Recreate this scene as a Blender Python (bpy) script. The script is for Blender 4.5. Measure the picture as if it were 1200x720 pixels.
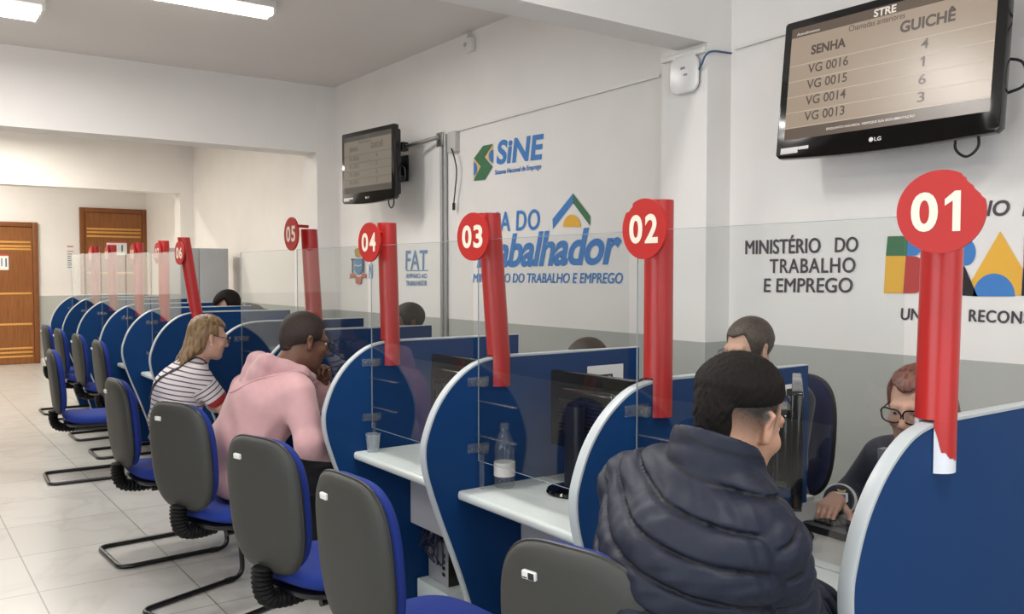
import bpy, bmesh, math, random
import numpy as np
from mathutils import Vector, Matrix
random.seed(7)
np.random.seed(7)
SC = bpy.context.scene
for o in list(bpy.data.objects):
    bpy.data.objects.remove(o, do_unlink=True)

# ------------------------------------------------------------------ camera
FPX, PXC, PYC, EYE = 1030.0, 600.0, 360.0, 1.55
YAW, PIT = math.radians(35.8), math.atan(40 / 1030.0)
_f0 = Vector((-math.cos(YAW), math.sin(YAW), 0))
_r = Vector((math.sin(YAW), math.cos(YAW), 0))
_fw = _f0 * math.cos(PIT) + Vector((0, 0, -math.sin(PIT)))
_up = _r.cross(_fw)
cam = bpy.data.cameras.new('camera')
cam.sensor_width = 36.0
cam.lens = 36.0 * FPX / 1200.0
cam.clip_start = 0.05
camo = bpy.data.objects.new('camera', cam)
SC.collection.objects.link(camo)
M = Matrix((_r, _up, -_fw)).transposed().to_4x4()
M.translation = (0, 0, EYE)
camo.matrix_world = M
SC.camera = camo

# ------------------------------------------------------------------ world, light, exposure
SC.view_settings.view_transform = 'Standard'
SC.view_settings.look = 'None'
SC.view_settings.exposure = 0.12
SC.view_settings.gamma = 1.0
SC.view_settings.use_curve_mapping = False
w = bpy.data.worlds.new('World')
SC.world = w
w.use_nodes = True
w.node_tree.nodes['Background'].inputs[0].default_value = (0.75, 0.87, 1.0, 1)
w.node_tree.nodes['Background'].inputs[1].default_value = 1.0


def area(name, loc, rot, sx, sy, power, col):
    l = bpy.data.lights.new(name, 'AREA')
    l.shape = 'RECTANGLE'
    l.size, l.size_y, l.energy, l.color = sx, sy, power, col
    o = bpy.data.objects.new(name, l)
    o.location = loc
    o.rotation_euler = rot
    SC.collection.objects.link(o)
    return o


H90 = math.pi / 2
# daylight through the shop-front glazing beside and behind the camera (openings in wall_front and wall_left)
area('daylight_front', (3.15, -0.3, 1.65), (0, H90, 0), 2.5, 6.0, 60, (0.93, 0.97, 1.0))
area('daylight_left', (-0.9, -4.05, 1.55), (-H90, 0, math.pi), 4.6, 2.3, 85, (0.95, 0.98, 1.0))
# ceiling tube luminaires of the room (their light; the bodies are built further down)
TUBES = [(-6.35, 1.78), (-7.35, 0.4), (-3.2, 1.2), (-3.2, -1.8), (-6.4, -1.8), (-0.2, 1.2), (-0.2, -1.8)]
for tx, ty in TUBES:
    area('tube_light', (tx, ty, 3.40), (0, 0, 0), 0.14, 1.2, 35, (1.0, 0.985, 0.96))
for tx, ty in [(-10.6, 1.2), (-12.8, 1.2), (-15.4, 1.0), (-11.5, -1.5), (-15.4, -1.5)]:
    area('tube_light', (tx, ty, 3.40), (0, 0, 0), 0.14, 1.2, 62, (1.0, 0.94, 0.83))


# ------------------------------------------------------------------ helpers: pixels to points, materials, meshes
def ray(x, y):
    return _fw + _r * ((x - PXC) / FPX) - _up * ((y - PYC) / FPX)


def on_wall(x, y, Y):
    d = ray(x, y)
    t = Y / d[1]
    return Vector((d[0] * t, Y, EYE + d[2] * t))


def on_end(x, y, X):
    d = ray(x, y)
    t = X / d[0]
    return Vector((X, d[1] * t, EYE + d[2] * t))


def lin(c):
    if isinstance(c, str):
        c = c.lstrip('#')
        c = [int(c[i:i + 2], 16) / 255 for i in (0, 2, 4)]
        c = [v / 12.92 if v <= 0.04045 else ((v + 0.055) / 1.055) ** 2.4 for v in c]
    return (c[0], c[1], c[2], 1.0)


MATS = {}


def mat(name, col, rough=0.5, metal=0.0, spec=0.5, noise=0.0, nscale=20.0, bump=0.0, bscale=200.0, sheen=0.0, coat=0.0, emit=None, estr=1.0):
    if name in MATS:
        return MATS[name]
    m = bpy.data.materials.new(name)
    m.use_nodes = True
    nt = m.node_tree
    b = nt.nodes['Principled BSDF']
    c = lin(col)
    b.inputs['Base Color'].default_value = c
    b.inputs['Roughness'].default_value = rough
    b.inputs['Metallic'].default_value = metal
    b.inputs['Specular IOR Level'].default_value = spec
    if sheen:
        b.inputs['Sheen Weight'].default_value = sheen
    if coat:
        b.inputs['Coat Weight'].default_value = coat
    if emit:
        b.inputs['Emission Color'].default_value = lin(emit)
        b.inputs['Emission Strength'].default_value = estr
    tc = nt.nodes.new('ShaderNodeTexCoord')
    if noise:
        n = nt.nodes.new('ShaderNodeTexNoise')
        n.inputs['Scale'].default_value = nscale
        n.inputs['Detail'].default_value = 4
        nt.links.new(tc.outputs['Object'], n.inputs['Vector'])
        r = nt.nodes.new('ShaderNodeMapRange')
        r.inputs[1].default_value, r.inputs[2].default_value = 0.3, 0.7
        r.inputs[3].default_value, r.inputs[4].default_value = 1 - noise, 1 + noise
        nt.links.new(n.outputs[0], r.inputs[0])
        mx = nt.nodes.new('ShaderNodeVectorMath')
        mx.operation = 'SCALE'
        mx.inputs[0].default_value = c[:3]
        nt.links.new(r.outputs[0], mx.inputs['Scale'])
        nt.links.new(mx.outputs[0], b.inputs['Base Color'])
    if bump:
        n = nt.nodes.new('ShaderNodeTexNoise')
        n.inputs['Scale'].default_value = bscale
        n.inputs['Detail'].default_value = 3
        nt.links.new(tc.outputs['Object'], n.inputs['Vector'])
        bp = nt.nodes.new('ShaderNodeBump')
        bp.inputs['Strength'].default_value = bump
        bp.inputs['Distance'].default_value = 0.002
        nt.links.new(n.outputs[0], bp.inputs['Height'])
        nt.links.new(bp.outputs[0], b.inputs['Normal'])
    MATS[name] = m
    return m


class MB:
    """collects shapes; build() links them as ONE mesh object"""

    def __init__(s):
        s.v, s.f, s.mi = [], [], []
        s.cur = 0

    def add(s, vs, fs):
        n = len(s.v)
        s.v += [tuple(p) for p in vs]
        s.f += [tuple(n + i for i in f) for f in fs]
        s.mi += [s.cur] * len(fs)
        return s

    def bm(s, bm, mx=None):
        if mx is not None:
            bm.transform(mx)
        bm.verts.index_update()
        s.add([v.co[:] for v in bm.verts], [[v.index for v in f.verts] for f in bm.faces])
        bm.free()
        return s

    def box(s, lo, hi, bev=0.0, seg=2, mx=None):
        bm = bmesh.new()
        bmesh.ops.create_cube(bm, size=1)
        for v in bm.verts:
            v.co = Vector([(lo[i] + hi[i]) / 2 + v.co[i] * (hi[i] - lo[i]) for i in range(3)])
        if bev > 0:
            bmesh.ops.bevel(bm, geom=bm.edges[:], offset=bev, segments=seg, affect='EDGES', profile=0.5)
        return s.bm(bm, mx)

    def prism(s, pts, a, b, axis='x', mx=None, bev=0.0, seg=2):
        """polygon pts (2-D) extruded along axis from a to b; x: pts=(y,z); y: pts=(x,z); z: pts=(x,y)"""
        def P(p, t):
            return {'x': (t, p[0], p[1]), 'y': (p[0], t, p[1]), 'z': (p[0], p[1], t)}[axis]
        bm = bmesh.new()
        v0 = [bm.verts.new(P(p, a)) for p in pts]
        v1 = [bm.verts.new(P(p, b)) for p in pts]
        n = len(pts)
        c0 = bm.faces.new(v0)
        c1 = bm.faces.new(v1[::-1])
        for i in range(n):
            bm.faces.new((v0[(i + 1) % n], v0[i], v1[i], v1[(i + 1) % n]))
        bmesh.ops.recalc_face_normals(bm, faces=bm.faces[:])
        if bev > 0:
            es = list(set(list(c0.edges) + list(c1.edges)))
            bmesh.ops.bevel(bm, geom=es, offset=bev, segments=seg, affect='EDGES', profile=0.5)
        return s.bm(bm, mx)

    def tube(s, path, r, n=10, closed=False, cap=True):
        P = [Vector(p) for p in path]
        m = len(P)
        rs = r if isinstance(r, (list, tuple)) else [r] * m
        vs, fs = [], []
        T = []
        for i in range(m):
            a = P[(i - 1) % m] if (closed or i > 0) else P[i]
            b = P[(i + 1) % m] if (closed or i < m - 1) else P[i]
            T.append((b - a).normalized())
        u = T[0].orthogonal().normalized()
        for i in range(m):
            u = (u - T[i] * u.dot(T[i]))
            u = u.normalized() if u.length > 1e-6 else T[i].orthogonal().normalized()
            w_ = T[i].cross(u)
            for k in range(n):
                a = 2 * math.pi * k / n
                vs.append(P[i] + (u * math.cos(a) + w_ * math.sin(a)) * rs[i])
        for i in range(m if closed else m - 1):
            j = (i + 1) % m
            for k in range(n):
                l = (k + 1) % n
                fs.append((i * n + k, i * n + l, j * n + l, j * n + k))
        if cap and not closed:
            fs.append(tuple(range(n - 1, -1, -1)))
            fs.append(tuple((m - 1) * n + k for k in range(n)))
        return s.add(vs, fs)

    def lathe(s, prof, n=24, c=(0, 0, 0), mx=None):
        """prof (r,z) bottom to top"""
        vs, fs = [], []
        for r, z in prof:
            for k in range(n):
                a = 2 * math.pi * k / n
                vs.append((c[0] + r * math.cos(a), c[1] + r * math.sin(a), c[2] + z))
        for i in range(len(prof) - 1):
            for k in range(n):
                l = (k + 1) % n
                fs.append((i * n + k, i * n + l, (i + 1) * n + l, (i + 1) * n + k))
        fs.append(tuple(range(n - 1, -1, -1)))
        fs.append(tuple((len(prof) - 1) * n + k for k in range(n)))
        if mx is not None:
            vs = [mx @ Vector(v) for v in vs]
        return s.add(vs, fs)

    def ell(s, c, r, mx=None, n=20):
        bm = bmesh.new()
        bmesh.ops.create_uvsphere(bm, u_segments=n, v_segments=n // 2, radius=1)
        for v in bm.verts:
            v.co = Vector((c[0] + v.co[0] * r[0], c[1] + v.co[1] * r[1], c[2] + v.co[2] * r[2]))
        return s.bm(bm, mx)

    def build(s, name, mats, parent=None, smooth=True, ang=40, absolute=False):
        me = bpy.data.meshes.new(name)
        vs = s.v
        if absolute and parent is not None:
            inv = parent.matrix_basis.inverted()
            vs = [inv @ Vector(v) for v in vs]
        me.from_pydata([tuple(v) for v in vs], [], s.f)
        mats = mats if isinstance(mats, (list, tuple)) else [mats]
        for m in mats:
            me.materials.append(m)
        if len(mats) > 1:
            me.polygons.foreach_set('material_index', s.mi)
        me.validate()
        if smooth:
            me.polygons.foreach_set('use_smooth', [True] * len(me.polygons))
            me.set_sharp_from_angle(angle=math.radians(ang))
        me.update()
        o = bpy.data.objects.new(name, me)
        SC.collection.objects.link(o)
        if parent is not None:
            o.parent = parent
        return o


def tag(o, label=None, cat=None, group=None, kind=None):
    if label:
        o['label'] = label
    if cat:
        o['category'] = cat
    if group:
        o['group'] = group
    if kind:
        o['kind'] = kind
    return o


def thing(name, label, cat, loc=(0, 0, 0), rz=0.0, group=None):
    o = bpy.data.objects.new(name, None)
    o.empty_display_size = 0.1
    SC.collection.objects.link(o)
    o.location = loc
    o.rotation_euler = (0, 0, rz)
    bpy.context.view_layer.update()
    tag(o, label, cat, group, 'thing')
    o.matrix_basis = Matrix.Translation(Vector(loc)) @ Matrix.Rotation(rz, 4, 'Z')
    return o


def dup(root, label, loc=None, rz=None, sc=None):
    r = root.copy()
    SC.collection.objects.link(r)
    if loc is not None:
        r.location = loc
    if rz is not None:
        r.rotation_euler = (0, 0, rz)
    if sc is not None:
        r.scale = sc
    r['label'] = label
    for ch in list(root.children):
        c = ch.copy()
        SC.collection.objects.link(c)
        c.parent = r
        for g in list(ch.children):
            d = g.copy()
            SC.collection.objects.link(d)
            d.parent = c
    return r


def struct(name, mb, m, label, cat, **kw):
    o = mb.build(name, m, None, **kw)
    return tag(o, label, cat, None, 'structure')


def smooth_path(pts, k=6, closed=False):
    P = [Vector(p) for p in pts]
    n = len(P)
    out = []
    rng = range(n if closed else n - 1)
    for i in rng:
        p0 = P[(i - 1) % n] if (closed or i > 0) else P[i] * 2 - P[i + 1]
        p1, p2 = P[i], P[(i + 1) % n]
        p3 = P[(i + 2) % n] if (closed or i < n - 2) else P[i + 1] * 2 - P[i]
        for j in range(k):
            t = j / k
            out.append(0.5 * ((2 * p1) + (p2 - p0) * t + (2 * p0 - 5 * p1 + 4 * p2 - p3) * t * t + (3 * p1 - p0 - 3 * p2 + p3) * t ** 3))
    if not closed:
        out.append(P[-1])
    return out


def round_corners(pts, r, k=5):
    """polyline with rounded corners (3-D)"""
    P = [Vector(p) for p in pts]
    out = [P[0]]
    for i in range(1, len(P) - 1):
        a, b, c = P[i - 1], P[i], P[i + 1]
        u, v = (a - b), (c - b)
        rr = min(r, u.length * 0.49, v.length * 0.49)
        s, e = b + u.normalized() * rr, b + v.normalized() * rr
        for j in range(k + 1):
            t = j / k
            out.append(s * (1 - t) ** 2 + b * 2 * t * (1 - t) + e * t * t)
    out.append(P[-1])
    return out


def rrect(w, h, r, n=6, cx=0.0, cz=0.0):
    out = []
    for qx, qz, a0 in ((1, 1, 0), (-1, 1, 90), (-1, -1, 180), (1, -1, 270)):
        for i in range(n + 1):
            a = math.radians(a0 + 90 * i / n)
            out.append((cx + qx * (w / 2 - r) + r * math.cos(a), cz + qz * (h / 2 - r) + r * math.sin(a)))
    return out


def text_verts(s, bold=0.0, shear=0.0, spacing=1.0, ext=0.0):
    cu = bpy.data.curves.new('lettering', 'FONT')
    cu.body = s
    cu.offset = bold
    cu.shear = shear
    cu.space_character = spacing
    cu.fill_mode = 'FRONT'
    cu.resolution_u = 5
    ob = bpy.data.objects.new('lettering', cu)
    SC.collection.objects.link(ob)
    dg = bpy.context.evaluated_depsgraph_get()
    me = bpy.data.meshes.new_from_object(ob.evaluated_get(dg))
    vs = np.array([v.co[:] for v in me.vertices])
    fs = [tuple(p.vertices) for p in me.polygons]
    bpy.data.objects.remove(ob)
    bpy.data.meshes.remove(me)
    lo, hi = vs.min(0), vs.max(0)
    uv = (vs[:, :2] - lo[:2]) / (hi[:2] - lo[:2])
    return uv, fs


ONE = [(0.36, 0.0), (0.36, 0.76), (0.06, 0.64), (0.06, 0.80), (0.44, 1.0), (0.66, 1.0), (0.66, 0.0)]


def lettering(mb, s, ll, lr, ul, **kw):
    """writes s into the parallelogram lower-left, lower-right, upper-left (3-D)"""
    fat = kw.pop('fat', 0.0)
    if s == '1':
        uv, fs = ONE, [tuple(range(len(ONE)))]
    else:
        uv, fs = text_verts(s, **kw)
    ll, lr, ul = Vector(ll), Vector(lr), Vector(ul)
    ex, ez = (lr - ll).normalized(), (ul - ll)
    nn = ex.cross(ez).normalized()
    # heavier strokes: the same letters laid a hair apart, each a fraction of a millimetre prouder
    sh = [(0, 0)] + ([(-1, 0), (1, 0), (0, -1), (0, 1)] if fat else [])
    for q, (a, b) in enumerate(sh):
        o = ex * a * fat * ez.length + ez * b * fat * 0.6 + nn * 0.0003 * q
        mb.add([ll + o + (lr - ll) * u + (ul - ll) * v for u, v in uv], fs)
    return mb


# materials
m_white = mat('white_paint', '#ece8e4', 0.6, noise=0.015, nscale=3)
m_ceil = mat('ceiling_paint', '#e0dad6', 0.7, noise=0.01, nscale=2)
m_blue = mat('blue_laminate', '#0f3868', 0.5, spec=0.15, noise=0.03, nscale=6)
m_edge = mat('pale_edge_band', '#aeb4b6', 0.4)
m_top = mat('pale_worktop', '#ccd3cf', 0.35, noise=0.02, nscale=60)
m_top2 = mat('grey_beige_worktop', '#b3b1ab', 0.4, noise=0.02, nscale=60)
m_grey = mat('grey_laminate', '#a7a6ad', 0.5)
m_red = mat('red_vinyl', '#b22321', 0.32)
m_red2 = mat('red_disc', '#ae2825', 0.45, spec=0.3)
m_pvc = mat('white_pvc', '#dcdfe6', 0.35)
m_num = mat('cream_numeral', '#e2d8c6', 0.5)
m_shell = mat('dark_chair_shell', '#2f2f2b', 0.55, bump=0.25, bscale=500)
m_piping = mat('black_edge_piping', '#1b1b1c', 0.45)
m_fabric = mat('blue_upholstery', '#0f2b7c', 0.9, noise=0.08, nscale=300, bump=0.3, bscale=900)
m_black = mat('black_plastic', '#121214', 0.4)
m_steel = mat('black_steel_tube', '#0d0d0f', 0.3, spec=0.6)
m_gloss = mat('gloss_black', '#0b0a0a', 0.12, spec=0.6)
m_sticker = mat('white_sticker', '#d6d6d2', 0.5)
m_ink = mat('black_ink', '#1c1a20', 0.6)
m_wood = None
m_chrome = mat('metal', '#b8b8b6', 0.3, metal=1.0)
m_plast = mat('white_plastic', '#e6e4df', 0.4)
m_cable = mat('black_cable', '#15151a', 0.5)


def acrylic_mat(name, tint=(0.97, 0.985, 0.985), haze=0.002):
    m = bpy.data.materials.new(name)
    m.use_nodes = True
    nt = m.node_tree
    nt.nodes.clear()
    out = nt.nodes.new('ShaderNodeOutputMaterial')
    tr = nt.nodes.new('ShaderNodeBsdfTransparent')
    tr.inputs[0].default_value = (*tint, 1)
    di = nt.nodes.new('ShaderNodeBsdfDiffuse')
    di.inputs[0].default_value = (0.75, 0.77, 0.77, 1)
    gl = nt.nodes.new('ShaderNodeBsdfGlossy')
    gl.inputs['Roughness'].default_value = 0.01
    mh = nt.nodes.new('ShaderNodeMixShader')
    mh.inputs[0].default_value = haze
    nt.links.new(tr.outputs[0], mh.inputs[1])
    nt.links.new(di.outputs[0], mh.inputs[2])
    geo = nt.nodes.new('ShaderNodeNewGeometry')
    dot = nt.nodes.new('ShaderNodeVectorMath')
    dot.operation = 'DOT_PRODUCT'
    nt.links.new(geo.outputs['Incoming'], dot.inputs[0])
    nt.links.new(geo.outputs['Normal'], dot.inputs[1])

    def math_(op, a=None, b=None):
        n = nt.nodes.new('ShaderNodeMath')
        n.operation = op
        for i, x in enumerate((a, b)):
            if x is None:
                continue
            if isinstance(x, (int, float)):
                n.inputs[i].default_value = x
            else:
                nt.links.new(x, n.inputs[i])
        return n.outputs[0]
    c = math_('ABSOLUTE', dot.outputs['Value'])
    p = math_('POWER', math_('SUBTRACT', 1.0, c), 5.0)
    fr = math_('ADD', math_('MULTIPLY', p, 0.96), 0.04)
    mx = nt.nodes.new('ShaderNodeMixShader')
    nt.links.new(fr, mx.inputs[0])
    nt.links.new(mh.outputs[0], mx.inputs[1])
    nt.links.new(gl.outputs[0], mx.inputs[2])
    nt.links.new(mx.outputs[0], out.inputs[0])
    MATS[name] = m
    return m


m_acr = acrylic_mat('clear_acrylic')
m_acr_edge = mat('acrylic_cut_edge', '#99a3a8', 0.2)
m_clip = acrylic_mat('clear_clip_plastic', (0.93, 0.94, 0.95), 0.05)
m_pet = acrylic_mat('clear_bottle_plastic', (0.95, 0.965, 0.97), 0.05)
m_cup = acrylic_mat('translucent_cup_plastic', (0.9, 0.92, 0.93), 0.16)


def wall_mat(name, up, low, zsplit):
    m = bpy.data.materials.new(name)
    m.use_nodes = True
    nt = m.node_tree
    b = nt.nodes['Principled BSDF']
    b.inputs['Roughness'].default_value = 0.55
    tc = nt.nodes.new('ShaderNodeTexCoord')
    sx = nt.nodes.new('ShaderNodeSeparateXYZ')
    nt.links.new(tc.outputs['Object'], sx.inputs[0])
    gt = nt.nodes.new('ShaderNodeMath')
    gt.operation = 'GREATER_THAN'
    nt.links.new(sx.outputs[2], gt.inputs[0])
    gt.inputs[1].default_value = zsplit
    mx = nt.nodes.new('ShaderNodeMix')
    mx.data_type = 'RGBA'
    mx.inputs[6].default_value = lin(low)
    mx.inputs[7].default_value = lin(up)
    nt.links.new(gt.outputs[0], mx.inputs[0])
    n = nt.nodes.new('ShaderNodeTexNoise')
    n.inputs['Scale'].default_value = 2.5
    n.inputs['Detail'].default_value = 5
    nt.links.new(tc.outputs['Object'], n.inputs['Vector'])
    r = nt.nodes.new('ShaderNodeMapRange')
    r.inputs[1].default_value, r.inputs[2].default_value = 0.3, 0.7
    r.inputs[3].default_value, r.inputs[4].default_value = 0.975, 1.02
    nt.links.new(n.outputs[0], r.inputs[0])
    vm = nt.nodes.new('ShaderNodeVectorMath')
    vm.operation = 'SCALE'
    nt.links.new(mx.outputs[2], vm.inputs[0])
    nt.links.new(r.outputs[0], vm.inputs['Scale'])
    nt.links.new(vm.outputs[0], b.inputs['Base Color'])
    return m


m_wall = wall_mat('painted_wall_grey_dado', '#ece8e4', '#b0b1ac', 1.155)


def floor_mat():
    m = bpy.data.materials.new('pale_marbled_floor_tiles')
    m.use_nodes = True
    nt = m.node_tree
    b = nt.nodes['Principled BSDF']
    b.inputs['Roughness'].default_value = 0.28
    tc = nt.nodes.new('ShaderNodeTexCoord')
    mp = nt.nodes.new('ShaderNodeMapping')
    mp.inputs['Location'].default_value = (4.76, -0.598, 0)
    nt.links.new(tc.outputs['Object'], mp.inputs['Vector'])
    br = nt.nodes.new('ShaderNodeTexBrick')
    br.offset = 0.0
    br.inputs['Scale'].default_value = 1.0
    br.inputs['Brick Width'].default_value = 0.66
    br.inputs['Row Height'].default_value = 0.655
    br.inputs['Mortar Size'].default_value = 0.004
    br.inputs['Mortar Smooth'].default_value = 0.2
    br.inputs['Bias'].default_value = 0.0
    br.inputs['Color1'].default_value = lin('#b2b0ab')
    br.inputs['Color2'].default_value = lin('#b9b7b2')
    br.inputs['Mortar'].default_value = lin('#7f7a72')
    nt.links.new(mp.outputs[0], br.inputs['Vector'])
    n = nt.nodes.new('ShaderNodeTexNoise')
    n.inputs['Scale'].default_value = 1.6
    n.inputs['Detail'].default_value = 8
    n.inputs['Distortion'].default_value = 1.6
    nt.links.new(tc.outputs['Object'], n.inputs['Vector'])
    cr = nt.nodes.new('ShaderNodeValToRGB')
    e = cr.color_ramp.elements
    e[0].position, e[0].color = 0.44, (1, 1, 1, 1)
    e[1].position, e[1].color = 0.56, (1, 1, 1, 1)
    k = e.new(0.5)
    k.color = (0.87, 0.86, 0.85, 1)
    nt.links.new(n.outputs[0], cr.inputs[0])
    mx = nt.nodes.new('ShaderNodeMix')
    mx.data_type = 'RGBA'
    mx.blend_type = 'MULTIPLY'
    mx.inputs[0].default_value = 0.8
    nt.links.new(br.outputs[0], mx.inputs[6])
    nt.links.new(cr.outputs[0], mx.inputs[7])
    nt.links.new(mx.outputs[2], b.inputs['Base Color'])
    return m


def wood_mat():
    m = bpy.data.materials.new('varnished_door_wood')
    m.use_nodes = True
    nt = m.node_tree
    b = nt.nodes['Principled BSDF']
    b.inputs['Roughness'].default_value = 0.4
    tc = nt.nodes.new('ShaderNodeTexCoord')
    mp = nt.nodes.new('ShaderNodeMapping')
    mp.inputs['Scale'].default_value = (1, 14, 0.8)
    nt.links.new(tc.outputs['Object'], mp.inputs['Vector'])
    n = nt.nodes.new('ShaderNodeTexNoise')
    n.inputs['Scale'].default_value = 4
    n.inputs['Detail'].default_value = 6
    nt.links.new(mp.outputs[0], n.inputs['Vector'])
    cr = nt.nodes.new('ShaderNodeValToRGB')
    e = cr.color_ramp.elements
    e[0].position, e[0].color = 0.3, lin('#7a471d')
    e[1].position, e[1].color = 0.7, lin('#955d2a')
    nt.links.new(n.outputs[0], cr.inputs[0])
    nt.links.new(cr.outputs[0], b.inputs['Base Color'])
    return m


m_wood = wood_mat()
m_groove = mat('pale_inlay', '#d39a4e', 0.4)

# ------------------------------------------------------------------ the setting
WY = 4.0
XE, XF, YL, CZ = -17.0, 3.3, -4.2, 3.53
struct('floor', MB().box((XE - 0.2, YL - 0.2, -0.1), (XF + 0.2, WY + 0.2, 0)), floor_mat(), 'pale marbled square floor tiles with grey grout lines', 'floor', smooth=False)
struct('ceiling', MB().box((XE - 0.2, YL - 0.2, CZ), (XF + 0.2, WY + 0.2, CZ + 0.1)), m_ceil, 'plain flat off-white ceiling', 'ceiling', smooth=False)
wall_back = struct('wall_back', MB().box((XE, WY, 0), (XF, WY + 0.15, CZ)), m_wall, 'long white wall with painted lettering above a grey dado', 'wall', smooth=False)
wall_end = struct('wall_end', MB().box((XE - 0.15, YL, 0), (XE, WY + 0.15, CZ)), m_wall, 'cream end wall with two wooden doors', 'wall', smooth=False)
mb = MB()
mb.box((XF, YL, 0), (XF + 0.15, WY + 0.15, 0.35)).box((XF, YL, 2.95), (XF + 0.15, WY + 0.15, CZ))
mb.box((XF, YL, 0.35), (XF + 0.15, -3.35, 2.95)).box((XF, 2.75, 0.35), (XF + 0.15, WY + 0.15, 2.95))
struct('wall_front', mb, m_white, 'white wall around the large shop-front glazing', 'wall', smooth=False)
mb = MB()
mb.box((XE, YL - 0.15, 0), (-3.3, YL, CZ)).box((1.5, YL - 0.15, 0), (XF, YL, CZ)).box((-3.3, YL - 0.15, 2.75), (1.5, YL, CZ)).box((-3.3, YL - 0.15, 0), (1.5, YL, 0.3))
struct('wall_left', mb, mat('taupe_paint', '#69635d', 0.7), 'dark taupe side wall with a wide glazed opening', 'wall', smooth=False)  # unseen wall toned dark so the clear screens reflect less light
# glazing bars of the two openings
m_alu = mat('aluminium_frame', '#9a9c9e', 0.35, metal=0.8)
mb = MB()
for y in (-3.35, -1.3, 0.7, 2.7):
    mb.box((XF + 0.04, y, 0.35), (XF + 0.10, y + 0.05, 2.95))
for z in (0.35, 2.2, 2.9):
    mb.box((XF + 0.04, -3.35, z), (XF + 0.10, 2.75, z + 0.05))
struct('window_1', mb, m_alu, 'aluminium framed shop-front window', 'window', smooth=False)
mb = MB()
for x in (-3.3, -1.7, -0.1, 1.45):
    mb.box((x, YL - 0.10, 0.3), (x + 0.05, YL - 0.04, 2.75))
for z in (0.3, 2.1, 2.7):
    mb.box((-3.3, YL - 0.10, z), (1.5, YL - 0.04, z + 0.05))
struct('window_2', mb, m_alu, 'aluminium framed side window', 'window', smooth=False)
# beams and columns
struct('ceiling_beam', MB().box((-9.12, YL, 2.825), (-8.8, 3.8, CZ)), m_white, 'white ceiling beam crossing the room beyond the small screen', 'beam', smooth=False)
struct('ceiling_beam', MB().box((-14.3, YL, 2.78), (-14.0, 3.8, CZ)), m_white, 'white ceiling beam nearest the two wooden doors', 'beam', smooth=False)
struct('ceiling_beam', MB().box((-3.62, YL, 2.84), (-3.395, 3.8, CZ)), m_white, 'white ceiling beam over the wireless access point', 'beam', smooth=False)
struct('wall_column', MB().box((-9.16, 3.8, 0), (-8.8, WY, CZ)), m_wall, 'white column beside the small wall screen', 'column', smooth=False)
struct('wall_column', MB().box((-14.33, 3.8, 0), (-14.0, WY, CZ)), m_wall, 'white column behind the grey cabinet near the doors', 'column', smooth=False)
struct('wall_column', MB().box((-3.75, 3.8, 0), (-3.395, WY, CZ)), m_wall, 'white column carrying the wireless access point', 'column', smooth=False)


def door(name, y0, y1, ztop, label, grooves):
    x = XE
    d = MB().box((x, y0 - 0.07, 0), (x + 0.02, y1 + 0.07, ztop + 0.07)).build(name, m_wood, None, smooth=False)
    tag(d, label, 'door', None, 'structure')
    fr = MB()
    fr.box((x, y0 - 0.08, 0), (x + 0.06, y0, ztop + 0.08), 0.006).box((x, y1, 0), (x + 0.06, y1 + 0.08, ztop + 0.08), 0.006)
    fr.box((x, y0, ztop), (x + 0.06, y1, ztop + 0.08), 0.006)
    fr.build('door_frame', mat('door_frame_wood', '#7f4a20', 0.45, noise=0.1, nscale=8), d)
    MB().box((x + 0.018, y0 + 0.004, 0.005), (x + 0.04, y1 - 0.004, ztop - 0.004), 0.003).build('door_leaf', m_wood, d, smooth=False)
    g = MB()
    for z in grooves:
        g.box((x + 0.038, y0 + 0.03, z - 0.017), (x + 0.046, y1 - 0.03, z + 0.017), 0.004)
    g.build('door_inlay', m_groove, d)
    h = MB()
    yh = y0 + 0.07
    h.box((x + 0.04, yh - 0.02, 0.98), (x + 0.05, yh + 0.02, 1.16), 0.004)
    h.tube([(x + 0.045, yh, 1.09), (x + 0.09, yh, 1.09), (x + 0.09, yh + 0.11, 1.09)], 0.009)
    h.build('door_handle', m_chrome, d)
    return d


door('door_1', 1.27, 2.155, 2.33, 'brown wooden door standing left of the other, with a small paper notice', [2.07, 2.0, 1.95, 1.2, 0.68, 0.27, 0.2, 0.13][0:8])
door('door_2', 2.97, 3.93, 2.62, 'taller brown wooden door behind the row of red posts', [2.33, 2.27, 2.2, 1.55, 0.9, 0.3, 0.22])
mb = MB()
mb.box((XE, YL, 0), (XE + 0.012, 1.19, 0.08)).box((XE, 2.24, 0), (XE + 0.012, 2.88, 0.08))
struct('baseboard_end', mb, m_white, 'low white skirting along the end wall', 'baseboard', smooth=False)

# ------------------------------------------------------------------ painted lettering on the long wall (parts of the wall)
m_pblue = mat('blue_wall_paint', '#3f7fc4', 0.6)
m_pblack = mat('charcoal_wall_paint', '#4a444a', 0.6)
m_pgreen = mat('green_wall_paint', '#3f7350', 0.6)
m_pyel = mat('yellow_wall_paint', '#eab23f', 0.6)
m_pyel2 = mat('pale_yellow_wall_paint', '#e8c078', 0.6)
m_pred = mat('red_wall_paint', '#b5413f', 0.6)
m_pgrey = mat('grey_blue_wall_paint', '#6f93b8', 0.6)
m_pslate = mat('slate_wall_paint', '#5d7488', 0.6)
m_pclay = mat('clay_red_wall_paint', '#c07a68', 0.6)
m_pgold = mat('gold_wall_paint', '#b89a5a', 0.6)
_layer = [0]


def wpt(x, y, lift=0.0):
    return on_wall(x, y, WY - 0.003 - lift)


def crop(ox, oy, s):
    return lambda x, y: (ox + x / s, oy + y / s)


def wall_text(s, C, ll, lr, ul, m, name, **kw):
    mb = MB()
    lettering(mb, s, wpt(*C(*ll)), wpt(*C(*lr)), wpt(*C(*ul)), **kw)
    return mb.build(name, m, wall_back, smooth=False)


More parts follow.
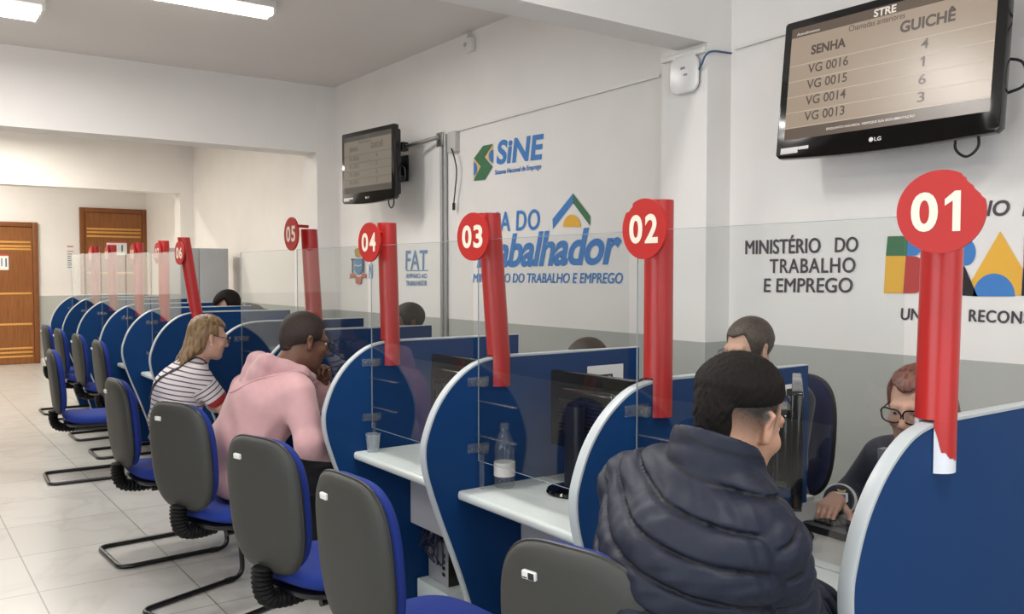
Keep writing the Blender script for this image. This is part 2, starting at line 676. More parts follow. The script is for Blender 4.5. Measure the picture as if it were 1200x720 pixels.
def wall_poly(C, polys, name):
    mb = MB()
    mats = []
    for i, (pts, m) in enumerate(polys):
        mb.cur = i
        mats.append(m)
        q = [wpt(*C(*p), lift=0.0012 * i) for p in pts]
        mb.add(q, [tuple(range(len(q)))])
    return mb.build(name, mats, wall_back, smooth=False)


def arc(cx, cy, rx, ry, a0, a1, n=24):
    return [(cx + rx * math.cos(math.radians(a0 + (a1 - a0) * i / n)), cy - ry * math.sin(math.radians(a0 + (a1 - a0) * i / n))) for i in range(n + 1)]


C = crop(540, 140, 9.0)
wall_poly(C, [([(133, 420), (210, 490), (133, 635)], m_pyel2), ([(338, 262), (252, 400), (336, 470)], m_pyel2),
              ([(136, 450)] + arc(136, 520, 36, 70, 90, -90) + [(136, 590)], m_pblue), (arc(338, 388, 44, 68, 90, 270), m_pblue),
              ([(235, 278), (338, 258), (246, 395), (333, 498), (250, 635), (133, 648), (210, 497), (137, 412)], m_pgreen)], 'painted_emblem')
wall_text('SiNE', C, (372, 482), (850, 425), (395, 222), m_pblue, 'painted_lettering', bold=0.035, spacing=1.02)
wall_text('Sistema Nacional de Emprego', C, (358, 600), (845, 535), (362, 535), m_pblue, 'painted_lettering', fat=0.03, spacing=0.95)
C = crop(540, 215, 5.538)
wall_text('CASA DO', C, (88, 320), (508, 300), (92, 200), m_pblue, 'painted_lettering', fat=0.035, spacing=1.1)
wall_text('Trabalhador', C, (82, 552), (1035, 528), (92, 345), m_pblue, 'painted_lettering', bold=0.03, shear=0.18, spacing=0.95)
wall_text('MINISTÉRIO DO TRABALHO E EMPREGO', C, (80, 642), (1048, 650), (84, 572), m_pblue, 'painted_lettering', fat=0.025, shear=0.06, spacing=1.0)
wall_poly(C, [([(595, 232), (728, 65), (728, 128), (597, 298)], m_pblue), ([(728, 65), (841, 214), (839, 276), (728, 128)], m_pgreen),
              (arc(720, 283, 57, 80, 0, 180), m_pyel)], 'painted_house_roof')
C = crop(390, 270, 8.571)
wall_text('FAT', C, (732, 395), (945, 395), (735, 208), m_pgrey, 'painted_lettering', fat=0.03)
wall_poly(C, [([(735, 402), (958, 400), (958, 410), (735, 411)], m_pgrey)], 'painted_rule')
wall_text('AMPARO AO', C, (735, 482), (945, 482), (735, 435), m_pgrey, 'painted_lettering', fat=0.04)
wall_text('TRABALHADOR', C, (735, 558), (945, 556), (735, 508), m_pgrey, 'painted_lettering', fat=0.04)
wall_text('N', C, (360, 487), (402, 487), (362, 342), m_pgrey, 'painted_lettering', bold=0.03)
wall_poly(C, [([(215, 205), (230, 185), (255, 178), (280, 185), (295, 205), (285, 240), (278, 272), (230, 272), (222, 240)], m_pgold),
              ([(180, 285), (325, 283), (325, 298), (180, 300)], m_pslate), ([(190, 298), (205, 298), (205, 432), (190, 432)], m_pslate),
              ([(300, 298), (316, 298), (316, 430), (300, 430)], m_pslate),
              ([(165, 432), (185, 440), (228, 430), (228, 480), (185, 478), (165, 488), (175, 460)], m_pclay),
              ([(340, 432), (325, 440), (285, 430), (285, 480), (325, 478), (342, 488), (332, 460)], m_pclay),
              ([(215, 285), (295, 285), (295, 400), (280, 430), (255, 448), (230, 430), (215, 400)], m_pgrey),
              ([(216, 352), (236, 344), (256, 356), (276, 344), (294, 352), (294, 362), (276, 356), (256, 368), (236, 356), (216, 364)], m_sticker),
              ([(222, 462), (255, 470), (292, 460), (282, 535), (255, 540), (230, 535)], m_pclay)], 'painted_coat_of_arms')
C = crop(840, 190, 3.272)
wall_text('MINISTÉRIO', C, (110, 354), (396, 348), (111, 288), m_pblack, 'painted_lettering', fat=0.03)
wall_text('DO', C, (453, 346), (540, 344), (455, 290), m_pblack, 'painted_lettering', fat=0.03)
wall_text('TRABALHO', C, (203, 426), (530, 424), (204, 373), m_pblack, 'painted_lettering', fat=0.03, spacing=1.1)
wall_text('E EMPREGO', C, (181, 499), (519, 501), (183, 447), m_pblack, 'painted_lettering', fat=0.03)
wall_text('UNiÃO E', C, (705, 605), (925, 612), (710, 550), m_pblack, 'painted_lettering', fat=0.03)
wall_text('RECONSTRUÇÃO', C, (966, 622), (1490, 648), (970, 555), m_pblack, 'painted_lettering', fat=0.03, spacing=1.1)
wall_text('GOVERNO', C, (744, 212), (1120, 207), (750, 155), m_pblack, 'painted_lettering', bold=0.025, shear=0.1)
wall_text('FEDERAL', C, (1170, 208), (1600, 208), (1176, 146), m_pblack, 'painted_lettering', bold=0.025, shear=0.1)
wall_poly(C, [([(655, 285), (735, 283), (729, 360), (648, 360)], m_pgreen), ([(648, 360), (725, 360), (714, 503), (640, 503)], m_pyel),
              ([(735, 283)] + arc(750, 321, 40, 38, 80, -80) + [(729, 360)], m_pblue),
              ([(725, 360)] + arc(752, 432, 58, 71, 85, -85) + [(714, 503)], m_pred)], 'painted_letter_b')
wall_poly(C, [([(905, 290), (955, 290)] + arc(955, 345, 38, 52, 85, -85) + [(905, 400)], m_pblue), ([(905, 400), (950, 400), (1000, 515), (905, 510)], m_ink)], 'painted_letter_r')
wall_poly(C, [([(1087, 265), (1172, 410), (1166, 512), (965, 507), (962, 480)], m_pyel), (arc(1063, 512, 80, 84, -2, 182), m_pblue)], 'painted_letter_a')
wall_poly(C, [([(1178, 285), (1260, 285), (1260, 405), (1175, 405)], m_pred), ([(1175, 405), (1260, 405), (1260, 515), (1168, 513)], m_ink)], 'painted_letter_s')

# ------------------------------------------------------------------ cubicle dividers
PX = {1: -1.04, 2: -1.91, 3: -2.76, 4: -3.64, 5: -4.51, 6: -5.41, 7: -6.71, 8: -7.61, 9: -8.49, 10: -9.59, 11: -10.43, 12: -11.26}
PZ = {1: 1.222, 2: 1.23, 3: 1.235, 4: 1.24, 5: 1.245, 6: 1.25, 7: 1.262, 8: 1.266, 9: 1.274, 10: 1.283, 11: 1.29, 12: 1.30}
PB = 2.1
key = [(2.655, 1.235), (2.3, 1.235), (1.99, 1.235), (1.885, 1.229), (1.795, 1.203), (1.705, 1.137), (1.64, 1.052), (1.602, 0.96), (1.592, 0.90), (1.60, 0.825), (1.627, 0.735), (1.665, 0.63), (1.716, 0.50), (1.77, 0.35), (1.83, 0.16), (1.88, 0.0)]
cv = [(p[1], p[2]) for p in smooth_path([(0, a, b) for a, b in key[2:]], 5)]
outline = [(y - PB, z) for y, z in ([key[0], key[1]] + cv + [(2.655, 0.0)])]
P_LABEL = {
    1: 'curved blue cubicle divider holding the 01 post with torn red wrap', 2: 'curved blue cubicle divider under the 02 post, left of the padded jacket',
    3: 'curved blue cubicle divider under the 03 post beside the water bottle', 4: 'curved blue cubicle divider under the 04 post beside the plastic cup',
    5: 'curved blue cubicle divider under the 05 post, behind the man in the pink hoodie', 6: 'curved blue cubicle divider without a post, between the two seated customers in pink and stripes',
    7: 'curved blue cubicle divider under the 06 post, behind the blonde woman', 8: 'curved blue cubicle divider next beyond the one with the 06 post',
    9: 'curved blue cubicle divider two beyond the one with the 06 post', 10: 'curved blue cubicle divider third from the far end of the row',
    11: 'curved blue cubicle divider second from the far end of the row', 12: 'curved blue cubicle divider at the far end, nearest the wooden doors'}


def make_divider():
    t = thing('cubicle_divider', P_LABEL[1], 'divider', (PX[1], PB, 0), 0, 'curved cubicle dividers')
    ins = []
    n = len(outline)
    nrm = []
    for i in range(n):
        a, b = Vector(outline[i - 1]), Vector(outline[(i + 1) % n])
        d = (b - a).normalized()
        nrm.append(Vector((-d.y, d.x)))
    # outline runs from the back top to the front: make the normals point outwards
    if nrm[10].dot(Vector(outline[10]) - Vector((0.2, 0.6))) < 0:
        nrm = [-v for v in nrm]
    MB().prism(outline, -0.0155, 0.0155).build('board', m_blue, t, smooth=False)
    mb = MB()
    vs, fs = [], []
    for i in range(n - 1):
        o = Vector(outline[i])
        for x, off in ((-0.0172, -0.004), (-0.0172, 0.003), (-0.012, 0.005), (0.012, 0.005), (0.0172, 0.003), (0.0172, -0.004)):
            p = o + nrm[i] * off
            vs.append((x, p.x, p.y))
    for i in range(n - 2):
        for k in range(5):
            fs.append((i * 6 + k, i * 6 + k + 1, (i + 1) * 6 + k + 1, (i + 1) * 6 + k))
    mb.add(vs, fs)
    e = mb.build('edge_band', m_edge, t, ang=60)
    return t


div0 = make_divider()
for i in range(1, 13):
    d = div0 if i == 1 else dup(div0, P_LABEL[i], (PX[i], PB, 0))
    d.scale = (1, 1, PZ[i] / 1.24)

# ------------------------------------------------------------------ worktops
CUB = [(2, 1), (3, 2), (4, 3), (5, 4), (6, 5), (8, 7), (9, 8), (10, 9), (11, 10), (12, 11)]
D_LABEL = {
    (2, 1): 'pale worktop under the black keyboard, beside the man in the padded jacket', (3, 2): 'pale worktop carrying the water bottle',
    (4, 3): 'pale worktop carrying the plastic cup', (5, 4): 'pale worktop in front of the man in the pink hoodie',
    (6, 5): 'pale worktop in front of the blonde woman in stripes', (8, 7): 'pale worktop in the cubicle just beyond the 06 post',
    (9, 8): 'pale worktop two cubicles beyond the 06 post', (10, 9): 'pale worktop three cubicles beyond the 06 post',
    (11, 10): 'pale worktop in the second cubicle from the far end', (12, 11): 'pale worktop in the cubicle at the far end of the row'}
for a, b in CUB:
    x0, x1 = PX[a] + 0.0185, PX[b] - 0.0185
    t = thing('service_desk', D_LABEL[(a, b)], 'desk', ((x0 + x1) / 2, 1.73, 0), 0, 'service desk worktops')
    hw = (x1 - x0) / 2
    prof = [(0.405, 0.74), (0.012, 0.74), (0.004, 0.737), (0.0, 0.728), (0.0, 0.716), (0.004, 0.708), (0.012, 0.705), (0.405, 0.705)]
    MB().prism(prof, -hw, hw).build('ledge', m_top, t, ang=60)
    MB().box((-hw, 0.409, 0.705), (hw, 1.02, 0.739), 0.003).build('worktop', m_top2, t)
    MB().box((-hw, 0.29, 0.37), (hw, 0.308, 0.704), 0.002).build('modesty_panel', m_grey, t, smooth=False)

# ------------------------------------------------------------------ clear screens
ZTOP = {(2, 1): 1.673, (3, 2): 1.673, (4, 3): 1.673, (5, 4): 1.674, (6, 5): 1.676, (8, 7): 1.71, (9, 8): 1.72, (10, 9): 1.745, (11, 10): 1.755, (12, 11): 1.76}
A_LABEL = {
    (2, 1): 'clear acrylic screen between the 02 and 01 posts', (3, 2): 'clear acrylic screen between the 03 and 02 posts, behind the water bottle',
    (4, 3): 'clear acrylic screen between the 04 and 03 posts', (5, 4): 'clear acrylic screen between the 05 and 04 posts',
    (6, 5): 'clear acrylic screen in front of the blonde woman, left of the 05 post', (8, 7): 'clear acrylic screen just beyond the 06 post',
    (9, 8): 'clear acrylic screen two cubicles beyond the 06 post', (10, 9): 'clear acrylic screen three cubicles beyond the 06 post',
    (11, 10): 'clear acrylic screen in the second cubicle from the far end', (12, 11): 'clear acrylic screen at the far end of the row'}
YA = 1.822
for a, b in CUB:
    x0, x1 = PX[a] + 0.0185, PX[b] - 0.0185
    t = thing('acrylic_screen', A_LABEL[(a, b)], 'screen', ((x0 + x1) / 2, YA, 0.742), 0, 'clear acrylic desk screens')
    hw = (x1 - x0) / 2
    zt = ZTOP[(a, b)] - 0.742
    s = MB().box((-hw, -0.002, 0.10), (hw, 0.002, zt)).build('sheet', m_acr, t, smooth=False)
    e = MB().box((-hw, -0.0021, zt - 0.0005), (hw, 0.0021, zt + 0.0008)).box((-hw - 0.0004, -0.0021, 0.10), (-hw + 0.0008, 0.0021, zt))
    e.box((-hw, -0.0021, 0.0995), (hw, 0.0021, 0.1005))
    e.build('cut_edge', m_acr_edge, s, smooth=False)
    for sx in (-1, 1):
        for z in (0.40, 0.15):
            c = MB()
            xo = sx * hw
            c.box((min(xo, xo - sx * 0.004), -0.05, z - 0.017), (max(xo, xo - sx * 0.004), 0.045, z + 0.017), 0.001)
            c.box((min(xo, xo - sx * 0.05), -0.012, z - 0.015), (max(xo, xo - sx * 0.05), -0.0022, z + 0.015), 0.002)
            c.box((min(xo, xo - sx * 0.05), 0.0022, z - 0.015), (max(xo, xo - sx * 0.05), 0.012, z + 0.015), 0.002)
            k = c.build('clamp', m_clip, t)
            MB().tube([(xo - sx * 0.004, -0.035, z), (xo - sx * 0.0065, -0.035, z)], 0.004, 8).build('screw', m_chrome, k)
            MB().tube([(xo - sx * 0.03, -0.013, z), (xo - sx * 0.03, -0.0155, z)], 0.005, 8).build('screw', m_chrome, k)
        f = MB().box((sx * hw - sx * 0.03 - 0.012, -0.010, 0.0), (sx * hw - sx * 0.03 + 0.012, -0.0022, 0.13), 0.001)
        f.build('foot', m_clip, t)
    for z, l in ((0.33, 0.24), (0.20, 0.24)):
        MB().box((-hw + 0.01, -0.02, z), (-hw + 0.01 + l, -0.0022, z + 0.003), 0.0008).build('strip', m_clip, t)

# ------------------------------------------------------------------ numbered red posts
# number: divider, lean in y over the post's height, disc turn (deg), disc centre height above panel top, notch
POST = {1: (1, 0.02, 14, 0.462, (40, 22)), 2: (2, 0.0, 1, 0.452, (132, 12)), 3: (3, -0.045, 7, 0.452, None), 4: (4, -0.016, 6, 0.452, None),
        5: (5, -0.03, 2, 0.515, None), 6: (7, -0.085, 6, 0.44, None), 7: (8, 0.0, 2, 0.45, None), 8: (9, 0.0, 2, 0.45, None), 9: (10, 0.0, 2, 0.45, None), 10: (11, 0.0, 2, 0.45, None)}
PO_LABEL = {1: 'red post with round 01 sign, white showing through its torn foot', 2: 'red post with round 02 sign', 3: 'red post with round 03 sign', 4: 'red post with round 04 sign',
            5: 'red post with round 05 sign raised above its top', 6: 'red leaning post with round 06 sign', 7: 'red post next beyond the 06 sign, seen through clear screens',
            8: 'red post two beyond the 06 sign, seen through clear screens', 9: 'red post in front of the notice on the taller wooden door', 10: 'red post farthest along the row, at the left edge of the taller door'}
RT = 0.044
for nb, (pi, lean, turn, dz, notch) in POST.items():
    top = PZ[pi] * 1.235 / 1.24
    H = 0.545 + (0.01 if pi > 5 else 0)
    t = thing('number_post', PO_LABEL[nb], 'sign post', (PX[pi], 1.928, top), 0, 'numbered red posts on the dividers')
    sh = Matrix.Identity(4)
    sh[1][2] = lean / H
    mb = MB()
    mb.lathe([(RT, 0.0065), (RT, H), (RT - 0.004, H), (RT - 0.004, H - 0.03)], 40, mx=sh)
    if nb != 1:
        for sx in (-1, 1):
            seg = [(sx * 0.0182, -math.sqrt(RT ** 2 - 0.0182 ** 2))] + [(sx * RT * math.cos(a), RT * math.sin(a)) for a in np.linspace(-1.144, 1.144, 16)] + [(sx * 0.0182, math.sqrt(RT ** 2 - 0.0182 ** 2))]
            mb.prism(seg, -0.112, 0.0065, 'z')
    tb = mb.build('tube', m_red, t)
    if nb == 1:
        for sx in (-1, 1):
            seg = [(sx * 0.0182, -math.sqrt((RT - 0.001) ** 2 - 0.0182 ** 2))] + [(sx * (RT - 0.001) * math.cos(a), (RT - 0.001) * math.sin(a)) for a in np.linspace(-1.144, 1.144, 16)] + [(sx * 0.0182, math.sqrt((RT - 0.001) ** 2 - 0.0182 ** 2))]
            MB().prism(seg, -0.112, 0.0065, 'z').build('tube_end', m_pvc, tb)
        wv, wf = [], []
        A = np.linspace(-1.144, 1.144, 26)
        for k, a in enumerate(A):
            u = k / 25
            lowz = -0.010 - 0.052 * min(1, u / 0.16) - 0.02 * min(1, max(0, u - 0.16) / 0.3) + 0.003 * math.sin(u * 31)
            if u > 0.93:
                lowz += 0.02
            wv += [(RT * math.cos(a), RT * math.sin(a), 0.0065), (RT * math.cos(a), RT * math.sin(a), lowz)]
        for k in range(25):
            wf.append((2 * k, 2 * k + 1, 2 * k + 3, 2 * k + 2))
        MB().add(wv, wf).build('torn_wrap', m_red, t)
    # disc
    R = 0.0875
    pts = []
    for k in range(72):
        a = 2 * math.pi * k / 72
        rr = R
        if notch:
            da = abs((math.degrees(a) - notch[0] + 180) % 360 - 180)
            if da < notch[1]:
                rr = R * (1 - (0.10 if nb == 1 else 0.09) * (1 - (da / notch[1]) ** 2) ** 0.5 - 0.012 * math.sin(k * 2.1))
        pts.append((rr * math.cos(a), rr * math.sin(a)))
    th = math.radians(turn)
    mx = Matrix.Translation((0.05 if nb == 1 else (0.068 if nb < 6 else 0.0), lean * dz / H - (0.08 if nb < 6 else 0.002), dz)) @ Matrix.Rotation(th, 4, 'Z') @ Matrix.Translation((0.0, 0, 0))
    d = MB().prism(pts, -RT - 0.008, -RT + 0.001, 'y', mx=mx).build('number_disc', m_red2, t, ang=30)
    if nb < 6:
        MB().tube([(0.01, -RT + 0.004, dz + 0.045), (0.05, lean * dz / H - 0.08 - RT, dz + 0.045)], 0.008, 10).build('disc_bracket', m_red, t)
    s = '%02d' % nb
    nm = MB()
    y = -RT - 0.0088
    hh = 0.042
    for q, (ch, u0, u1) in enumerate(((s[0], -0.058, -0.004), (s[1], 0.006, 0.057))):
        if len(s) == 2 and nb == 10:
            pass
        lettering(nm, ch, mx @ Vector((u0, y, -hh)), mx @ Vector((u1, y, -hh)), mx @ Vector((u0, y, hh)), bold=0.03)
    nm.build('numeral', m_num, d, smooth=False)

# ------------------------------------------------------------------ chairs
def loft(mb, outline_fn, layers):
    """layers: (y, inset scale, dy by x) ; rings joined, ends capped with a fan"""
    rings = []
    for (y, s, bow) in layers:
        ring = []
        for x, z in outline_fn(s):
            ring.append((x, y + bow * (x / 0.2) ** 2, z))
        rings.append(ring)
    n = len(rings[0])
    vs = [p for r in rings for p in r]
    fs = []
    for i in range(len(rings) - 1):
        for k in range(n):
            l = (k + 1) % n
            fs.append((i * n + k, i * n + l, (i + 1) * n + l, (i + 1) * n + k))
    b = len(vs)
    c0 = Vector((0, 0, 0))
    for r in (rings[0], rings[-1]):
        c = sum((Vector(p) for p in r), Vector((0, 0, 0))) / n
        vs.append(tuple(c))
    for k in range(n):
        l = (k + 1) % n
        fs.append((b, l, k))
        o = (len(rings) - 1) * n
        fs.append((b + 1, o + k, o + l))
    mb.add(vs, fs)


def back_outline(inset):
    """rounded backrest outline, wider at the middle, 0.475 tall, centred on z=0.74"""
    out = []
    for k in range(64):
        a = 2 * math.pi * k / 64
        ca, sa = math.cos(a), math.sin(a)
        e = 2 / 3.6
        x = abs(ca) ** e * (1 if ca >= 0 else -1)
        z = abs(sa) ** e * (1 if sa >= 0 else -1)
        wd = 0.212 - 0.02 * max(0, -z) ** 2 - 0.012 * max(0, z) ** 2
        out.append((x * (wd - inset), 0.74 + z * (0.24 - inset)))
    return out


def seat_outline(inset):
    out = []
    for k in range(64):
        a = 2 * math.pi * k / 64
        ca, sa = math.cos(a), math.sin(a)
        e = 2 / 3.4
        x = abs(ca) ** e * (1 if ca >= 0 else -1)
        y = abs(sa) ** e * (1 if sa >= 0 else -1)
        out.append((x * (0.235 - inset), 0.03 + y * (0.225 - inset)))
    return out


def make_chair(name, label, loc, rz, group, lift=0.0):
    t = thing(name, label, 'chair', loc, rz, group)
    tilt = Matrix.Translation((0, -0.235, 0.5)) @ Matrix.Rotation(math.radians(5), 4, 'X') @ Matrix.Translation((0, 0, -0.5))
    mb = MB()
    loft(mb, back_outline, [(-0.020, 0.10, 0.004), (-0.018, 0.04, 0.008), (-0.012, 0.012, 0.010), (-0.003, 0.001, 0.010), (0.006, 0.0, 0.010), (0.012, 0.004, 0.010)])
    mb.v = [tuple(tilt @ Vector(v)) for v in mb.v]
    sh = mb.build('back_shell', m_shell, t, ang=70)
    mb = MB()
    mb.tube([tuple(tilt @ Vector((x * 1.004, 0.004 + 0.010 * (x / 0.2) ** 2, 0.74 + (z - 0.74) * 1.003))) for x, z in back_outline(0.001)], 0.0055, 8, closed=True)
    mb.build('piping', m_piping, sh)
    st = MB().box((-0.112, -0.0255, 0.897), (-0.073, -0.0135, 0.916), 0.003, mx=tilt).build('sticker', m_sticker, sh)
    ink = MB()
    ink.box((-0.093, -0.0258, 0.899), (-0.076, -0.0254, 0.914), mx=tilt).box((-0.109, -0.0258, 0.900), (-0.096, -0.0254, 0.903), mx=tilt)
    ink.build('sticker_print', m_ink, st, smooth=False)
    mb = MB()
    loft(mb, back_outline, [(0.009, 0.010, 0.010), (0.022, 0.003, 0.012), (0.038, 0.008, 0.016), (0.052, 0.030, 0.018), (0.058, 0.075, 0.012), (0.056, 0.12, 0.006)])
    mb.v = [tuple(tilt @ Vector(v)) for v in mb.v]
    mb.build('back_cushion', m_fabric, t, ang=70)
    # seat: pan and cushion
    mb = MB()
    rings = [(0.402, 0.06), (0.406, 0.02), (0.420, 0.006), (0.430, 0.004)]

    def plate(mb, layers, dome=0.0):
        vs, fs = [], []
        n = 64
        for z, ins in layers:
            vs += [(x, y, z + (0.02 * max(0, (0.03 - y) / 0.2) ** 2 if dome else 0) - (0.02 * max(0, (y - 0.1) / 0.15) ** 2 if dome else 0)) for x, y in seat_outline(ins)]
        for i in range(len(layers) - 1):
            for k in range(n):
                l = (k + 1) % n
                fs.append((i * n + k, i * n + l, (i + 1) * n + l, (i + 1) * n + k))
        b = len(vs)
        vs += [(0, 0.03, layers[0][0]), (0, 0.03, layers[-1][0])]
        for k in range(n):
            l = (k + 1) % n
            fs.append((b, l, k))
            o = (len(layers) - 1) * n
            fs.append((b + 1, o + k, o + l))
        mb.add(vs, fs)
    plate(mb, rings)
    mb.build('seat_pan', m_black, t, ang=60)
    mb = MB()
    plate(mb, [(0.428, 0.008), (0.442, 0.0), (0.462, 0.002), (0.478, 0.016), (0.486, 0.045), (0.490, 0.09), (0.491, 0.14), (0.490, 0.19)], 1)
    mb.build('seat_cushion', m_fabric, t, ang=70)
    # cantilever tube frame
    z0 = 0.0125
    loop = [(0.16, -0.13, 0.39), (0.19, 0.21, 0.39), (0.222, 0.265, z0), (0.222, -0.31, z0), (-0.222, -0.31, z0), (-0.222, 0.265, z0), (-0.19, 0.21, 0.39), (-0.16, -0.13, 0.39)]
    fr = MB().tube(round_corners(loop, 0.065, 6), 0.0125, 12).build('frame', m_steel, t)
    for sx in (-1, 1):
        MB().tube([(sx * 0.222, 0.16, 0.011), (sx * 0.222, 0.20, 0.011)], 0.0165, 10).build('glide', m_black, fr)
    # bellows round the back bar
    path = smooth_path([(0, -0.07, 0.385), (0, -0.16, 0.385), (0, -0.235, 0.405), (0, -0.258, 0.46), (0, -0.258, 0.52)], 8)
    nP = len(path)
    rs = [0.029 + 0.007 * (k % 2) for k in range(nP)]
    mbb = MB().tube(path, rs, 16)
    mbb.v = [(x * 1.25, y, z) for x, y, z in mbb.v]
    mbb.build('bellows', mat('black_rubber', '#0a0a0b', 0.6, spec=0.2), t, ang=20)
    return t


CH = [((-1.454, 1.42), 12, 'grey-backed blue chair behind the man in the padded jacket, partly out of the picture'),
      ((-2.29, 1.33), 3, 'empty grey-backed blue chair facing the water bottle'),
      ((-3.05, 1.32), 15, 'empty grey-backed blue chair in front of the pink hoodie man, facing the plastic cup'),
      ((-4.08, 1.30), 20, 'grey-backed blue chair the man in the pink hoodie sits on'),
      ((-5.10, 1.29), 3, 'grey-backed blue chair the blonde woman in stripes sits on'),
      ((-7.30, 1.30), -3, 'empty grey-backed blue chair pulled out into the aisle beyond the blonde woman'),
      ((-8.08, 1.76), 0, 'pushed-in blue chair nearest beyond the pulled-out chair'),
      ((-9.05, 1.76), 1, 'pushed-in blue chair third from the far end of the row'),
      ((-10.02, 1.75), 0, 'pushed-in blue chair second from the far end of the row'),
      ((-10.88, 1.75), 0, 'pushed-in blue chair at the far end, against the brown door')]
ch0 = make_chair('visitor_chair', CH[0][2], (*CH[0][0], 0), math.radians(CH[0][1]), 'visitor chairs along the cubicles')
for (x, y), rz, lab in CH[1:]:
    dup(ch0, lab, (x, y, 0), math.radians(rz))
st0 = dup(ch0, 'staff chair with a dark blue back behind the man with greying hair', (-2.45, 3.09, 0), math.pi)
st0.name = 'staff_chair'
st0['group'] = 'staff chairs behind the counter'
st0.scale = (1.0, 1.0, 1.12)
for c in st0.children:
    if c.name.startswith('back_shell'):
        c.material_slots[0].link = 'OBJECT'
        c.material_slots[0].material = mat('black_navy_shell', '#0f111c', 0.6)
    if c.name.startswith('back_cushion'):
        c.material_slots[0].link = 'OBJECT'
        c.material_slots[0].material = mat('dark_navy_upholstery', '#0b153c', 0.9, noise=0.08, nscale=300)
dup(st0, 'staff chair under the person with cropped dark hair near the 04 post', (-5.0, 3.0, 0), math.pi, (1, 1, 1))
dup(st0, 'staff chair under the person whose crown shows left of the 02 post', (-3.36, 3.12, 0), math.pi, (1, 1, 1))
dup(st0, 'staff chair under the woman with black glasses', (-1.54, 3.06, 0), math.pi, (1, 1, 1))
dup(st0, 'staff chair of the dark haired person leaning over the far desk', (-8.1, 3.15, 0), math.pi, (1, 1, 1))

# ------------------------------------------------------------------ wall screens
m_bezel = m_gloss
m_scr = mat('lit_screen_beige', '#2a2420', 0.25, emit='#978674', estr=1.0)
m_bar = mat('lit_screen_brown_bar', '#1a1613', 0.25, emit='#57493f', estr=1.0)
m_dark_txt = mat('screen_dark_text', '#1a1613', 0.3, emit='#40342e', estr=1.0)
m_light_txt = mat('screen_pale_text', '#2a2420', 0.3, emit='#d8ccc0', estr=1.0)
m_line = mat('screen_divider_line', '#2a2420', 0.3, emit='#aa9a88', estr=1.0)
m_dim = mat('dim_screen', '#1a1816', 0.25, emit='#6e665a', estr=1.0)
m_dimbar = mat('dim_screen_bar', '#151311', 0.25, emit='#3f3b36', estr=1.0)
m_dimtxt = mat('dim_screen_text', '#151311', 0.25, emit='#524b43', estr=1.0)


